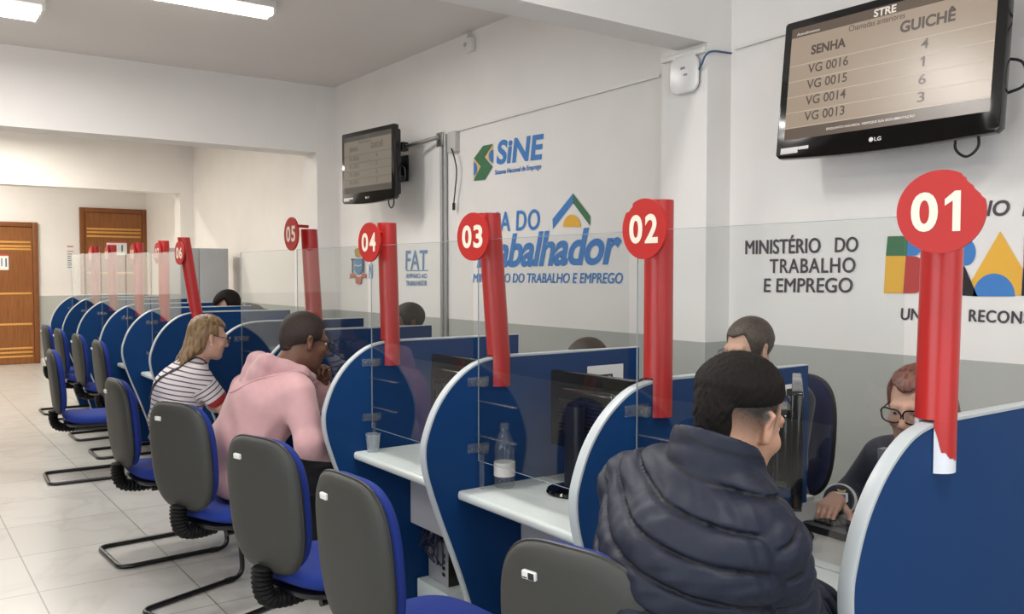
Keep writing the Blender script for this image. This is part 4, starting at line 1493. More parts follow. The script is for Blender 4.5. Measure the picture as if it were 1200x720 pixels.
def hair_mat(name, c0, c1, scale=(160, 160, 12), rough=0.5):
    m = bpy.data.materials.new(name)
    m.use_nodes = True
    nt = m.node_tree
    b = nt.nodes['Principled BSDF']
    b.inputs['Roughness'].default_value = rough
    tc = nt.nodes.new('ShaderNodeTexCoord')
    mp = nt.nodes.new('ShaderNodeMapping')
    mp.inputs['Scale'].default_value = scale
    nt.links.new(tc.outputs['Object'], mp.inputs['Vector'])
    n = nt.nodes.new('ShaderNodeTexNoise')
    n.inputs['Scale'].default_value = 1.0
    n.inputs['Detail'].default_value = 4
    n.inputs['Distortion'].default_value = 0.4
    nt.links.new(mp.outputs[0], n.inputs['Vector'])
    cr = nt.nodes.new('ShaderNodeValToRGB')
    e = cr.color_ramp.elements
    e[0].position, e[0].color = 0.32, lin(c0)
    e[1].position, e[1].color = 0.68, lin(c1)
    nt.links.new(n.outputs[0], cr.inputs[0])
    nt.links.new(cr.outputs[0], b.inputs['Base Color'])
    bp = nt.nodes.new('ShaderNodeBump')
    bp.inputs['Strength'].default_value = 0.5
    bp.inputs['Distance'].default_value = 0.003
    nt.links.new(n.outputs[0], bp.inputs['Height'])
    nt.links.new(bp.outputs[0], b.inputs['Normal'])
    return m


def rot(yaw=0, pitch=0, roll=0):
    """head frame: yaw to the left (deg), pitch down, roll to the right"""
    y, p, r = (math.radians(a) for a in (yaw, -pitch, roll))
    Rz = np.array([[math.cos(y), -math.sin(y), 0], [math.sin(y), math.cos(y), 0], [0, 0, 1]])
    Rx = np.array([[1, 0, 0], [0, math.cos(p), -math.sin(p)], [0, math.sin(p), math.cos(p)]])
    Ry = np.array([[math.cos(r), 0, math.sin(r)], [0, 1, 0], [-math.sin(r), 0, math.cos(r)]])
    return Rz @ Rx @ Ry


class Person:
    def __init__(s, label, loc, rz, J, R, scale=1.0, name='person'):
        s.J, s.R, s.sc = J, R, scale
        s.root = thing(name, label, 'person', loc, rz)
        s.lab = label

    def H(s, x, y, z):
        return s.J['head'] + s.R @ (V3(x, y, z) * s.sc)

    def head(s, F, nose=1.0, jaw=1.0):
        R, c, k = s.R, s.sc, 0.02
        E = lambda p, r, k, op='u': F.ell(s.H(*p), V3(*r) * c, R, k, op)
        C = lambda a, b, r1, r2, k, op='u': F.cap(s.H(*a), s.H(*b), r1 * c, r2 * c, k, op)
        E((0, -0.018, 0.030), (0.074, 0.094, 0.084), k)
        E((0, 0.030, -0.030), (0.061, 0.066, 0.082), 0.03)
        E((0, 0.042, -0.082), (0.047 * jaw, 0.046, 0.032), 0.03)
        C((-0.042 * jaw, 0.015, -0.070), (0.0, 0.068, -0.098), 0.020, 0.018, 0.02)
        C((0.042 * jaw, 0.015, -0.070), (0.0, 0.068, -0.098), 0.020, 0.018, 0.02)
        for sx in (-1, 1):
            E((sx * 0.031, 0.092, 0.010), (0.018, 0.010, 0.011), 0.012, 's')
            C((sx * 0.012, 0.084, 0.028), (sx * 0.045, 0.072, 0.026), 0.008, 0.007, 0.016)
            E((sx * 0.031, 0.0815, 0.0165), (0.0155, 0.0085, 0.0055), 0.006)
            E((sx * 0.042, 0.062, -0.025), (0.020, 0.022, 0.018), 0.02)
            C((sx * 0.0765, -0.016, 0.012), (sx * 0.075, -0.004, -0.030), 0.0145, 0.0095, 0.006)
            E((sx * 0.089, -0.010, 0.000), (0.007, 0.009, 0.018), 0.006, 's')
            E((sx * 0.011, 0.100, -0.032), (0.009, 0.010, 0.008), 0.006)
        C((0, 0.090, 0.018), (0, 0.110 + 0.006 * (nose - 1) * 5, -0.026), 0.008, 0.0125, 0.012)
        E((0, 0.090, -0.056), (0.023, 0.012, 0.0055), 0.006)
        E((0, 0.088, -0.068), (0.020, 0.012, 0.0065), 0.006)
        E((0, 0.094, -0.0618), (0.022, 0.010, 0.0018), 0.004, 's')
        E((0, 0.078, -0.096), (0.018, 0.016, 0.014), 0.015)

    def neck(s, F, r=0.054):
        nb = s.J['neck']
        F.cap(s.H(0, -0.022, -0.055), nb, r * s.sc, (r + 0.008) * s.sc, 0.03)

    def torso(s, F, grow=0.0, w=1.0, k=0.07):
        J = s.J
        fwd = V3(0, 1, 0)
        p, wa, ch, nb = J['pelvis'], J['waist'], J['chest'], J['neck']
        X = V3(1, 0, 0)
        F.cap(p - X * 0.085 * w, p + X * 0.085 * w, 0.105 * w + grow, None, k)
        F.cap(wa - X * 0.07 * w, wa + X * 0.07 * w, 0.098 * w + grow, None, k)
        F.cap(p, wa, 0.115 * w + grow, 0.11 * w + grow, k)
        F.cap(ch - X * 0.085 * w, ch + X * 0.085 * w, 0.108 * w + grow, None, k)
        F.cap(wa, ch, 0.115 * w + grow, 0.12 * w + grow, k)
        sl, sr = J['sL'], J['sR']
        F.cap(sl * 0.85 + sr * 0.15, sr * 0.85 + sl * 0.15, 0.066 * w + grow, None, k)
        F.cap(ch, nb - V3(0, 0.0, 0.02), 0.10 * w + grow, 0.062 + grow * 0.6, k)
        F.cap(sl * 0.8 + sr * 0.2, nb, 0.052 * w + grow, 0.045 + grow * 0.5, 0.04)
        F.cap(sr * 0.8 + sl * 0.2, nb, 0.052 * w + grow, 0.045 + grow * 0.5, 0.04)

    def arm(s, F, side, grow=0.0, upto=1.0, k=0.03, w=1.0):
        J = s.J
        a, e, wr = J['s' + side], J['e' + side], J['w' + side]
        if upto <= 1.0 and upto > 0.5:
            end = e + (wr - e) * ((upto - 0.5) / 0.5)
            F.cap(a, e, 0.054 * w + grow, 0.043 * w + grow, k)
            rr = 0.043 + (0.029 - 0.043) * (upto - 0.5) / 0.5
            F.cap(e, end, 0.043 * w + grow, rr * w + grow, k)
        else:
            end = a + (e - a) * (upto / 0.5)
            F.cap(a, end, 0.054 * w + grow, 0.047 * w + grow, k)

    def hand(s, F, wr, fd, nrm, lat, curl=(35, 40, 30), spread=0.0, c=1.0, curls=None):
        fd, nrm = unit(fd), np.asarray(nrm, float)
        nrm = unit(nrm - fd * (nrm @ fd))
        lat = np.asarray(lat, float)
        lat = unit(lat - fd * (lat @ fd) - nrm * (lat @ nrm))
        offs = (0.030, 0.010, -0.010, -0.028)
        lens = ((0.042, 0.026, 0.020), (0.046, 0.029, 0.021), (0.042, 0.027, 0.020), (0.033, 0.021, 0.018))
        kn = (0.084, 0.088, 0.084, 0.076)
        for i in range(4):
            a = wr + lat * offs[i] * 0.55 * c
            b = wr + fd * kn[i] * c + lat * offs[i] * c
            F.cap(a, b, 0.0155 * c, 0.0115 * c, 0.014)
        for i in range(4):
            p = wr + fd * kn[i] * c + lat * offs[i] * c
            ang = 0.0
            cu = curls[i] if curls else curl
            for j in range(3):
                ang += math.radians(cu[j])
                d = fd * math.cos(ang) + nrm * math.sin(ang) + lat * spread * offs[i] * 10
                q = p + unit(d) * lens[i][j] * c
                F.cap(p, q, (0.0092 - 0.0009 * j) * c, (0.0085 - 0.0009 * j) * c, 0.004)
                p = q
        p = wr + fd * 0.022 * c + lat * 0.022 * c + nrm * 0.006 * c
        for d, l, r1, r2 in ((unit(fd * 0.55 + lat * 0.75 + nrm * 0.45), 0.045, 0.0145, 0.0115), (unit(fd * 0.85 + lat * 0.35 + nrm * 0.4), 0.031, 0.0108, 0.0095), (unit(fd * 0.95 + lat * 0.05 + nrm * 0.35), 0.026, 0.0095, 0.0075)):
            q = p + d * l * c
            F.cap(p, q, r1 * c, r2 * c, 0.006)
            p = q

    def legs(s, F, grow=0.0, k=0.03, shoe=False, w=1.0, lower=True):
        J = s.J
        for sd in 'LR':
            h, kn, an = J['h' + sd], J['k' + sd], J['a' + sd]
            F.cap(h, kn, 0.085 * w + grow, 0.058 * w + grow, k)
            if lower:
                F.cap(kn, an, 0.055 * w + grow, 0.038 * w + grow, k)

    def shoes(s, m):
        J = s.J
        for sd in 'LR':
            a = J['a' + sd]
            F = Field(a - V3(0.08, 0.12, 0.14), a + V3(0.08, 0.26, 0.08), 0.008)
            F.cap(V3(a[0], a[1] - 0.03, 0.045), V3(a[0], a[1] + 0.16, 0.038), 0.042, 0.036, 0.02)
            F.cap(V3(a[0], a[1], 0.05), V3(a[0], a[1], a[2] + 0.01), 0.042, 0.044, 0.02)

            def ground(X, Y, Z):
                return 0.004 - Z + 0 * X + 0 * Y
            F.put(ground, F.lo, F.lo + F.h * F.n, 0.0, 'i', 0.0)
            skin_mesh('shoe', F, m, s.root)

    def eyes(s, iris='#3a2a1c'):
        for sx in (-1, 1):
            c = s.H(sx * 0.031, 0.0755, 0.008)
            e = MB().ell((0, 0, 0), (0.0118 * s.sc,) * 3, n=16)
            e.v = [tuple(c + np.array(v)) for v in e.v]
            o = e.build('eye', mat('eye_white', '#d8d2ca', 0.25), s.root)
            q = s.H(sx * 0.031, 0.0862, 0.006)
            i = MB().ell((0, 0, 0), (0.0052 * s.sc, 0.003, 0.0052 * s.sc), n=12)
            i.v = [tuple(q + s.R @ np.array(v)) for v in i.v]
            i.build('iris', mat('iris' + iris[1:], iris, 0.2), o)

    def glasses(s, m, w=0.026, h=0.018, lens=True, cat=0.0, th=0.002):
        mb = MB()
        lensm = []
        for sx in (-1, 1):
            ring = []
            for k in range(28):
                a = 2 * math.pi * k / 28
                e = 2 / 2.8
                ca, sa = math.cos(a), math.sin(a)
                x = abs(ca) ** e * (1 if ca >= 0 else -1) * w
                z = abs(sa) ** e * (1 if sa >= 0 else -1) * h
                z += cat * max(0, x * 1) * (1 if z > 0 else 0.3) * 0.6
                ring.append(s.H(sx * (0.034 + x), 0.108 - 0.25 * max(0, (x + 0.0)) ** 1.0 * 0.5, 0.004 + z))
            mb.tube(ring, th, 8, closed=True)
            lensm.append(ring)
            mb.tube([s.H(sx * (0.034 + w), 0.104, 0.010), s.H(sx * 0.074, 0.088, 0.012), s.H(sx * 0.081, 0.0, 0.012), s.H(sx * 0.080, -0.018, 0.0)], [th, th * 1.1, th * 0.9, th * 0.8], 8)
        mb.tube([s.H(-0.034 + w, 0.108, 0.008), s.H(0, 0.112, 0.010), s.H(0.034 - w, 0.108, 0.008)], th, 8)
        o = mb.build('glasses', m, s.root)
        if lens:
            for ring in lensm:
                l = MB().add([tuple(p) for p in ring], [tuple(range(len(ring)))])
                l.build('lens', m_lens, o, smooth=False)
        return o


m_lens = acrylic_mat('spectacle_lens', (0.93, 0.95, 0.95), 0.02)


def on_surface(F, p, d):
    """march from p along d until the field's surface, from outside"""
    p, d = np.array(p, float), unit(d)
    for _ in range(200):
        i = np.clip(np.round((p - F.lo) / F.h).astype(int), 0, F.n - 1)
        if F.f[tuple(i)] < 0.003:
            break
        p = p + d * 0.004
    return p


def bounds(pts, m):
    P = np.array(pts)
    return P.min(0) - m, P.max(0) + m


def hair_field(P, h=0.004, top=0.012, back=0.0, hairline=0.055, slope=0.5, side=-0.03, fade=None):
    lo, hi = P.J['head'] - 0.16, P.J['head'] + 0.16
    F = Field(lo, hi, h)
    if fade is None:
        F.ell(P.H(0, -0.020, 0.034), (V3(0.074, 0.094, 0.082) + top) * P.sc, P.R, 0.01)
    if back:
        F.ell(P.H(0, -0.075, -0.02), V3(0.062, 0.035, 0.055) * P.sc, P.R, 0.03)
    R, c0, sc = P.R, P.J['head'], P.sc

    def loc(X, Y, Z):
        p = (X - c0[0], Y - c0[1], Z - c0[2])
        return [(R[0, i] * p[0] + R[1, i] * p[1] + R[2, i] * p[2]) / sc for i in range(3)]

    def cut(X, Y, Z):
        x, y, z = loc(X, Y, Z)
        d1 = side - (z * math.sqrt(1 - slope ** 2) - y * slope)      # below the ear-to-nape line
        d2 = np.minimum(y - 0.045, hairline - z + 0.25 * np.abs(x))   # face window under the hairline
        d = np.maximum(d1, d2)
        if fade is not None:       # clipped sides: only the crown and a strip down the nape stay long
            d = np.maximum(d, np.minimum(np.minimum(np.abs(x) - 0.036, fade + 0.4 * (y + 0.02) - z), y + 0.090))
        return d * sc
    if fade is None:
        F.put(cut, lo, hi, 0.008, 'i', 0.0)
    else:                          # hair grows thicker away from its clipped edge
        sl, g = F.sl(F.lo, F.lo + F.h * (F.n - 1), 0)
        d = cut(*g) / sc
        F.f[:] = 0.15
        F.ell(P.H(0, -0.018, 0.030), V3(0.074, 0.094, 0.084) * P.sc, P.R, 0.001)
        F.cap(P.H(0, -0.062, -0.02), P.H(0, -0.045, -0.075), 0.040 * P.sc, 0.046 * P.sc, 0.03)
        u = np.clip(-d / 0.045, 0, 1)
        th = np.where(d < 0, 0.0018 + top * u ** 0.7, 0.0018 - np.clip(d, 0, 0.02) * 1.2)
        F.f = (F.f - th * sc).astype(np.float32)
    return F, loc


def wobble(F, loc, amp, fr, seed=0):
    """tufts: small ripples running along the strands"""
    sl, g = F.sl(F.lo, F.lo + F.h * (F.n - 1), 0)
    x, y, z = loc(*g)
    n = np.sin(fr * x + 1.7 * np.sin(fr * 0.31 * z + seed)) * np.sin(fr * 0.8 * y + seed + 1.3 * np.sin(fr * 0.23 * x)) + 0.5 * np.sin(fr * 1.9 * (x + y) + fr * 0.4 * z + seed)
    F.f[sl] = F.f[sl] + (amp * n).astype(np.float32)
    return F


def body_field(P, h, extra=()):
    J = P.J
    pts = [J[k] for k in J] + list(extra)
    lo, hi = bounds(pts, 0.17)
    return Field(lo, hi, h)


def seated(pelvis, waist, chest, neck, head, sh=0.18, shz=None, knees=None, **kw):
    J = dict(pelvis=V3(*pelvis), waist=V3(*waist), chest=V3(*chest), neck=V3(*neck), head=V3(*head))
    z = neck[2] - 0.055 if shz is None else shz
    J['sL'], J['sR'] = V3(neck[0] - sh, neck[1] - 0.02, z), V3(neck[0] + sh, neck[1] - 0.02, z)
    px, py, pz = pelvis
    for sd, sx in (('L', -1), ('R', 1)):
        J['h' + sd] = V3(px + sx * 0.09, py + 0.02, pz - 0.01)
        J['k' + sd] = V3(px + sx * 0.13, py + 0.43, pz - 0.03)
        J['a' + sd] = V3(px + sx * 0.12, py + 0.40, 0.095)
    for k, v in kw.items():
        J[k] = V3(*v)
    return J


def trousers(P, m, grow=0.014, h=0.008, w=1.0, name='trousers'):
    J = P.J
    lo, hi = bounds([J['pelvis'], J['kL'], J['kR'], J['aL'], J['aR']], 0.17)
    F = Field(lo, hi, h)
    X = V3(1, 0, 0)
    F.cap(J['pelvis'] - X * 0.085 * w, J['pelvis'] + X * 0.085 * w, 0.108 * w + grow, None, 0.05)
    F.cap(J['pelvis'], J['pelvis'] * 0.6 + J['waist'] * 0.4, 0.118 * w + grow, None, 0.05)
    P.legs(F, grow, 0.03, w=w)
    up = J['pelvis'] * 0.45 + J['waist'] * 0.55

    def cut(X_, Y, Z):
        return (Z - up[2]) + 0 * X_ + 0 * Y
    F.put(cut, lo, hi, 0.005, 'i', 0.0)
    return skin_mesh(name, F, m, P.root)


def nape_attr(P, z0=-0.035, z1=0.035):
    """1 where short stubble grows: sides and back of the head below the hair"""
    def fn(v):
        q = (v - P.J['head']) @ P.R / P.sc
        y, z = q[:, 1], q[:, 2]
        low = np.clip((z + 0.062) / 0.075, 0, 1)
        front = np.clip((0.035 - y) / 0.03, 0, 1)
        nr = np.clip((0.16 - np.linalg.norm(q, axis=1)) / 0.02, 0, 1)
        ear = np.clip((np.abs(q[:, 0]) - 0.0765) / 0.003, 0, 1) * np.clip((0.02 - np.abs(y + 0.008)) / 0.006, 0, 1)
        return low * front * nr * (1 - ear)
    return fn


# ---- the man in the padded jacket, nearest
P = Person('seated man in navy padded jacket, seen from behind, head bowed', (-1.33, 1.33, 0), 0,
           seated((0, 0.0, 0.59), (0.03, -0.02, 0.78), (0.075, 0.02, 0.96), (0.09, 0.085, 1.115), (0.085, 0.175, 1.235), sh=0.175, shz=1.045,
                  sL=(-0.115, 0.05, 1.065), sR=(0.235, 0.085, 1.01), eL=(-0.22, 0.18, 0.82), wL=(-0.06, 0.40, 0.785), eR=(0.205, 0.21, 0.79), wR=(0.11, 0.42, 0.785), kR=(0.03, 0.40, 0.56), aR=(0.05, 0.42, 0.095), kL=(-0.16, 0.40, 0.56)), rot(4, 22, 5), 1.08)
m_skin1 = attr_mat('tan_skin', '#b98d74', '#221a17', 'stubble', 0.3, 1.1, 0.5, subs=0.08, noise=0.25, nscale=220)
F = body_field(P, 0.0045, [P.J['wL'] + V3(0.1, 0.2, 0), P.J['wR'] + V3(0, 0.2, 0)])
P.head(F)
P.neck(F, 0.058)
P.torso(F, -0.012)
for sd in 'LR':
    P.arm(F, sd, -0.004)
P.legs(F, -0.006)
P.hand(F, P.J['wL'] + V3(0.03, 0.01, 0), (0.75, 0.6, -0.12), (0, 0, -1), (0, 1, 0))
P.hand(F, P.J['wR'] + V3(-0.02, 0.01, 0), (-0.5, 0.8, -0.12), (0, 0, -1), (-1, 0.2, 0))
skin_mesh('body', F, m_skin1, P.root, {'stubble': nape_attr(P)})
m_hair_bk = hair_mat('black_hair', '#060504', '#1a1411', (420, 420, 160), 0.75)
m_hair_bk.node_tree.nodes['Principled BSDF'].inputs['Specular IOR Level'].default_value = 0.2
HF, loc = hair_field(P, 0.0035, 0.016, slope=0.62, side=-0.002, fade=0.036)
wobble(HF, loc, 0.0016, 430)
skin_mesh('hair', HF, m_hair_bk, P.root)
P.eyes()
# padded jacket: quilted tubes round the torso and the sleeves
lo, hi = bounds([P.J[k] for k in ('pelvis', 'neck', 'sL', 'sR', 'eL', 'eR', 'wL', 'wR')], 0.19)
F = Field(lo, hi, 0.005)
P.torso(F, 0.018, 1.0, 0.08)
for sd in 'LR':
    F.cap(P.J['s' + sd] * 0.65 + P.J['neck'] * 0.35, P.J['neck'] + V3(0, 0.0, -0.005), 0.078, 0.080, 0.05)
ax = unit(P.J['neck'] - P.J['pelvis'])
o0 = P.J['pelvis'].copy()
sl, (X, Y, Z) = F.sl(F.lo, F.lo + F.h * (F.n - 1), 0)
t = (X - o0[0]) * ax[0] + (Y - o0[1]) * ax[1] + (Z - o0[2]) * ax[2] + 0.22 * (X - o0[0]) - 0.9 * (X - o0[0] - 0.08) ** 2 + 0.006 * np.sin(9 * X + 2)
per = 0.066


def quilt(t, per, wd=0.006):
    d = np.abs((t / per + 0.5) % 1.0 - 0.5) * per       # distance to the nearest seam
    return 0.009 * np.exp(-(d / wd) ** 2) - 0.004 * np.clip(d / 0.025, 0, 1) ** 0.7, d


def wrinkle(X, Y, Z):
    return 0.0016 * np.sin(58 * X + 9 * np.sin(23 * Z)) * np.sin(45 * Z + 30 * X) + 0.0012 * np.sin(110 * X + 40 * Z + 6 * np.sin(31 * Y))


def t_torso(X, Y, Z):
    return (X - o0[0]) * ax[0] + (Y - o0[1]) * ax[1] + (Z - o0[2]) * ax[2] + 0.22 * (X - o0[0]) - 0.9 * (X - o0[0] - 0.08) ** 2 + 0.006 * np.sin(9 * X + 2)


F.f = F.f + (quilt(t_torso(X, Y, Z) + 0.012, per)[0] + wrinkle(X, Y, Z)).astype(np.float32)
TF = F.like()
TF.f = F.f.copy()
AF, AT = {}, {}
for sd in 'LR':
    G = F.like()
    P.arm(G, sd, 0.023, 0.97, 0.04)

    def t_arm(X, Y, Z, a=P.J['s' + sd], e=P.J['e' + sd], wr=P.J['w' + sd]):
        u1, u2 = unit(e - a), unit(wr - e)
        L1 = np.linalg.norm(e - a)
        c1 = (X - a[0]) * u1[0] + (Y - a[1]) * u1[1] + (Z - a[2]) * u1[2]
        c2 = (X - e[0]) * u2[0] + (Y - e[1]) * u2[1] + (Z - e[2]) * u2[2] + L1
        return np.where(c2 > L1, c2, np.minimum(c1, L1)) - 0.03
    G.f = G.f + (quilt(t_arm(X, Y, Z), 0.070)[0] + wrinkle(X, Y, Z)).astype(np.float32)
    AF[sd], AT[sd] = G, t_arm
    F.field(G, 0.004)


def seam_shade(v):
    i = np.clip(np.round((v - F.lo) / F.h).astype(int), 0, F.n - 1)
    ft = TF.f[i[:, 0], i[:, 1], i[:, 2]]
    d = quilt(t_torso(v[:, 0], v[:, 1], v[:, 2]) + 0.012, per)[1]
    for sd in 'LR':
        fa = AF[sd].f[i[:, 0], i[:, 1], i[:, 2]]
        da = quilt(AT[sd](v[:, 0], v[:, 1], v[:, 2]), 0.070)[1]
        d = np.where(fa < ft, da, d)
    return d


# collar standing round the neck, open at the top
nk = P.J['neck']
up = unit(P.H(0, -0.03, -0.02) - nk + V3(0, -0.02, 0.03))
up = unit(V3(0.0, 0.45, 1.0))


def collar(X, Y, Z):
    px, py, pz = X - nk[0], Y - nk[1] + 0.012, Z - nk[2]
    ta = px * up[0] + py * up[1] + pz * up[2]
    rad = np.sqrt(np.maximum(px * px + py * py + pz * pz - ta * ta, 0))
    front = np.clip((py - 0.03) / 0.08, 0, 1)
    wall = np.abs(rad - (0.084 + 0.06 * ta)) - (0.013 + 0.003 * np.abs(np.sin(np.pi * (ta - 0.005) / 0.042)))
    return np.maximum(np.maximum(wall, ta - 0.088 + 0.045 * front), -0.05 - ta)


F.put(collar, nk - 0.15, nk + 0.15, 0.012)
F.cap(nk + up * 0.0, nk + up * 0.2, 0.070, 0.088, 0.006, 's')


def hem(X, Y, Z):
    return 0.50 - Z + 0 * X + 0 * Y


F.put(hem, lo, hi, 0.01, 'i', 0.0)
m_puffer = attr_mat('navy_padded_nylon', '#05070c', '#0e1628', 'seam', 0.001, 0.005, 0.55, bump=0.5, bscale=38)  # seam lines painted darker, mostly for the shade in the quilting grooves
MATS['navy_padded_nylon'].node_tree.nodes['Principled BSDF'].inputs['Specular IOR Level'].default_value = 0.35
skin_mesh('padded_jacket', F, m_puffer, P.root, {'seam': seam_shade}, relax=0)
trousers(P, mat('dark_trousers', '#20222c', 0.8), h=0.009)
P.shoes(mat('dark_shoe', '#1a1a1c', 0.5))

# ---- the man in the pink hoodie
P = Person('seated man in pink hoodie and glasses, chin resting on his fist', (-4.08, 1.28, 0), 0,
           seated((0, 0.11, 0.59), (0.0, 0.12, 0.76), (0.01, 0.20, 0.93), (0.03, 0.30, 1.075), (0.045, 0.395, 1.222), sh=0.205, shz=0.995,
                  eL=(-0.16, 0.46, 0.80), wL=(0.00, 0.50, 0.995), eR=(0.31, 0.30, 0.775), wR=(0.25, 0.45, 0.70)), rot(0, 16, 0), 1.12)
m_skin2 = attr_mat('brown_skin', '#6e4a38', '#21170f', 'stubble', 0.3, 1.1, 0.5, subs=0.06, noise=0.2, nscale=220)
F = body_field(P, 0.005, [P.J['wL'] + V3(0.05, 0.05, 0.2), P.J['wR'] + V3(0, 0.2, 0)])
P.head(F)
P.neck(F, 0.06)
P.torso(F, -0.012, 1.05)
for sd in 'LR':
    P.arm(F, sd, -0.004)
P.legs(F, -0.006)
P.hand(F, P.J['wL'] + V3(0.006, -0.002, 0.01), (0.25, -0.05, 0.95), (0.55, -0.8, 0.1), (0.5, 0.6, 0), curl=(75, 85, 55))
P.hand(F, P.J['wR'] + V3(0, 0.01, 0), (-0.25, 0.9, -0.15), (-0.3, 0, -1), (-1, 0, 0.2), curl=(30, 40, 30))
skin_mesh('body', F, m_skin2, P.root, {'stubble': nape_attr(P)})
HF, loc = hair_field(P, 0.0045, 0.009, slope=0.36, side=-0.022, hairline=0.06, fade=-0.016)
wobble(HF, loc, 0.0006, 420)
skin_mesh('hair', HF, hair_mat('short_dark_hair', '#1a120e', '#3a2a20', (300, 300, 200), 0.7), P.root)
P.eyes('#20140c')
P.glasses(m_gloss, 0.026, 0.017)
lo, hi = bounds([P.J[k] for k in ('pelvis', 'neck', 'sL', 'sR', 'eL', 'eR', 'wL', 'wR')], 0.2)
F = Field(lo, hi, 0.006)
P.torso(F, 0.022, 1.06, 0.08)
for sd in 'LR':
    P.arm(F, sd, 0.024, 0.95, 0.035)
    # soft folds at elbow and armpit
sl, (X, Y, Z) = F.sl(F.lo, F.lo + F.h * (F.n - 1), 0)
F.f = F.f + (0.006 * np.sin(26 * Z + 14 * Y + 5 * np.sin(9 * X)) * np.clip((0.95 - Z) / 0.3, 0, 1)).astype(np.float32) + (0.002 * np.sin(34 * (X + Z) + 3 * np.sin(20 * Y))).astype(np.float32)
nk = P.J['neck']
# hood lying open on the shoulders: a thick folded triangle with its tip down the back
HD = F.like()
for sx in (-1, 1):
    a, b, tip = nk + V3(sx * 0.115, 0.03, 0.0), nk + V3(sx * 0.062, -0.115, 0.055), nk + V3(sx * 0.012 - 0.01, -0.215, -0.10)
    HD.cap(a, b, 0.036, 0.042, 0.02)
    HD.cap(b, tip, 0.042, 0.022, 0.02)
    HD.cap(a + V3(0, -0.01, -0.01), tip, 0.028, 0.020, 0.02)
    HD.cap(a * 0.5 + b * 0.5, tip * 0.6 + b * 0.4, 0.036, 0.032, 0.03)
    HD.cap(a, nk + V3(sx * 0.05, 0.11, -0.03), 0.034, 0.026, 0.012)
HD.cap(nk + V3(-0.06, -0.115, 0.055), nk + V3(0.06, -0.115, 0.055), 0.042, None, 0.02)
HD.cap(nk + V3(-0.05, -0.15, 0.0), nk + V3(0.05, -0.15, 0.0), 0.040, None, 0.03)
HD.f = HD.f + (0.003 * np.sin(38 * Z + 20 * Y + 4 * np.sin(22 * X))).astype(np.float32)
F.f = np.where((HD.f > 0) & (HD.f < 0.012), F.f + 0.010 * (1 - HD.f / 0.012), F.f).astype(np.float32)   # crease where the hood lies on the back
F.field(HD, 0.002)
F.cap(nk + V3(0, 0.0, -0.01), P.H(0, 0.0, 0.0), 0.070, 0.078, 0.02, 's')


def hem2(X, Y, Z):
    return 0.515 - Z + 0 * X + 0 * Y


F.put(hem2, lo, hi, 0.012, 'i', 0.0)
# seam groove under the hood edge
skin_mesh('hoodie', F, mat('pink_fleece', '#c69a9b', 0.9, noise=0.03, nscale=30, bump=0.2, bscale=400, sheen=0.25), P.root)
cord = []
hb = [nk + V3(0.125, 0.05, -0.02), nk + V3(0.085, -0.06, -0.05), nk + V3(0.045, -0.14, -0.085), nk + V3(-0.01, -0.19, -0.115), nk + V3(-0.06, -0.14, -0.085), nk + V3(-0.095, -0.06, -0.05), nk + V3(-0.13, 0.05, -0.02)]
for p in smooth_path([tuple(q) for q in hb], 8):
    p = V3(*p)
    d = unit(V3(nk[0], nk[1], p[2] - 0.10) - p)
    cord.append(tuple(on_surface(F, p - d * 0.20, d)))
MB().tube(smooth_path(cord[::4], 5), 0.005, 8).build('hood_hem', MATS['pink_fleece'], P.root)
trousers(P, mat('black_trousers', '#16171b', 0.85), h=0.01, w=1.05)
P.shoes(mat('dark_shoe', '#1a1a1c', 0.5))

# ---- the blonde woman in stripes
P = Person('seated blonde woman in striped tee with red cuff, black strap across her back', (-5.10, 1.29, 0), 0,
           seated((0, 0.07, 0.58), (0.0, 0.05, 0.73), (0.0, 0.075, 0.89), (0.02, 0.15, 1.045), (0.035, 0.235, 1.185), sh=0.16, shz=0.975,
                  eL=(-0.20, 0.33, 0.76), wL=(-0.02, 0.45, 0.68), eR=(0.205, 0.30, 0.745), wR=(0.06, 0.44, 0.675)), rot(0, 14, 0), 0.98)
m_skin3 = attr_mat('fair_skin', '#d3a48e', '#d3a48e', 'stubble', 0.2, 1.0, 0.5, subs=0.1)
F = body_field(P, 0.005, [P.J['wL'] + V3(0.1, 0.15, 0), P.J['wR'] + V3(-0.1, 0.15, 0)])
P.head(F, jaw=0.92)
P.neck(F, 0.046)
P.torso(F, -0.010, 0.92)
for sd in 'LR':
    P.arm(F, sd, -0.002, w=0.92)
P.legs(F, -0.006)
P.hand(F, P.J['wL'] + V3(0.02, 0.005, 0), (0.8, 0.4, -0.2), (0, 0.1, -1), (0, 1, 0), c=0.92)
P.hand(F, P.J['wR'] + V3(-0.02, 0.005, 0), (-0.8, 0.4, -0.15), (0, 0.1, -1), (0, 1, 0), c=0.92)
skin_mesh('body', F, m_skin3, P.root)
lo, hi = P.J['head'] - V3(0.17, 0.25, 0.27), P.J['head'] + V3(0.17, 0.17, 0.17)
HF0, loc = hair_field(P, 0.005, 0.016, slope=0.2, side=-0.05, hairline=0.058)
F = Field(lo, hi, 0.005)
F.ell(P.H(0, -0.020, 0.034), (V3(0.074, 0.094, 0.082) + 0.016) * P.sc, P.R, 0.01)
F.ell(P.H(0, -0.060, -0.030), V3(0.082, 0.065, 0.095) * P.sc, P.R, 0.03)
for sx in (-1, 0, 1):
    F.cap(P.H(sx * 0.045, -0.075, -0.06), P.H(sx * 0.055, -0.135, -0.185), 0.040, 0.012, 0.03)
R, c0, sc = P.R, P.J['head'], P.sc


def loc3(X, Y, Z):
    p = (X - c0[0], Y - c0[1], Z - c0[2])
    return [(R[0, i] * p[0] + R[1, i] * p[1] + R[2, i] * p[2]) / sc for i in range(3)]


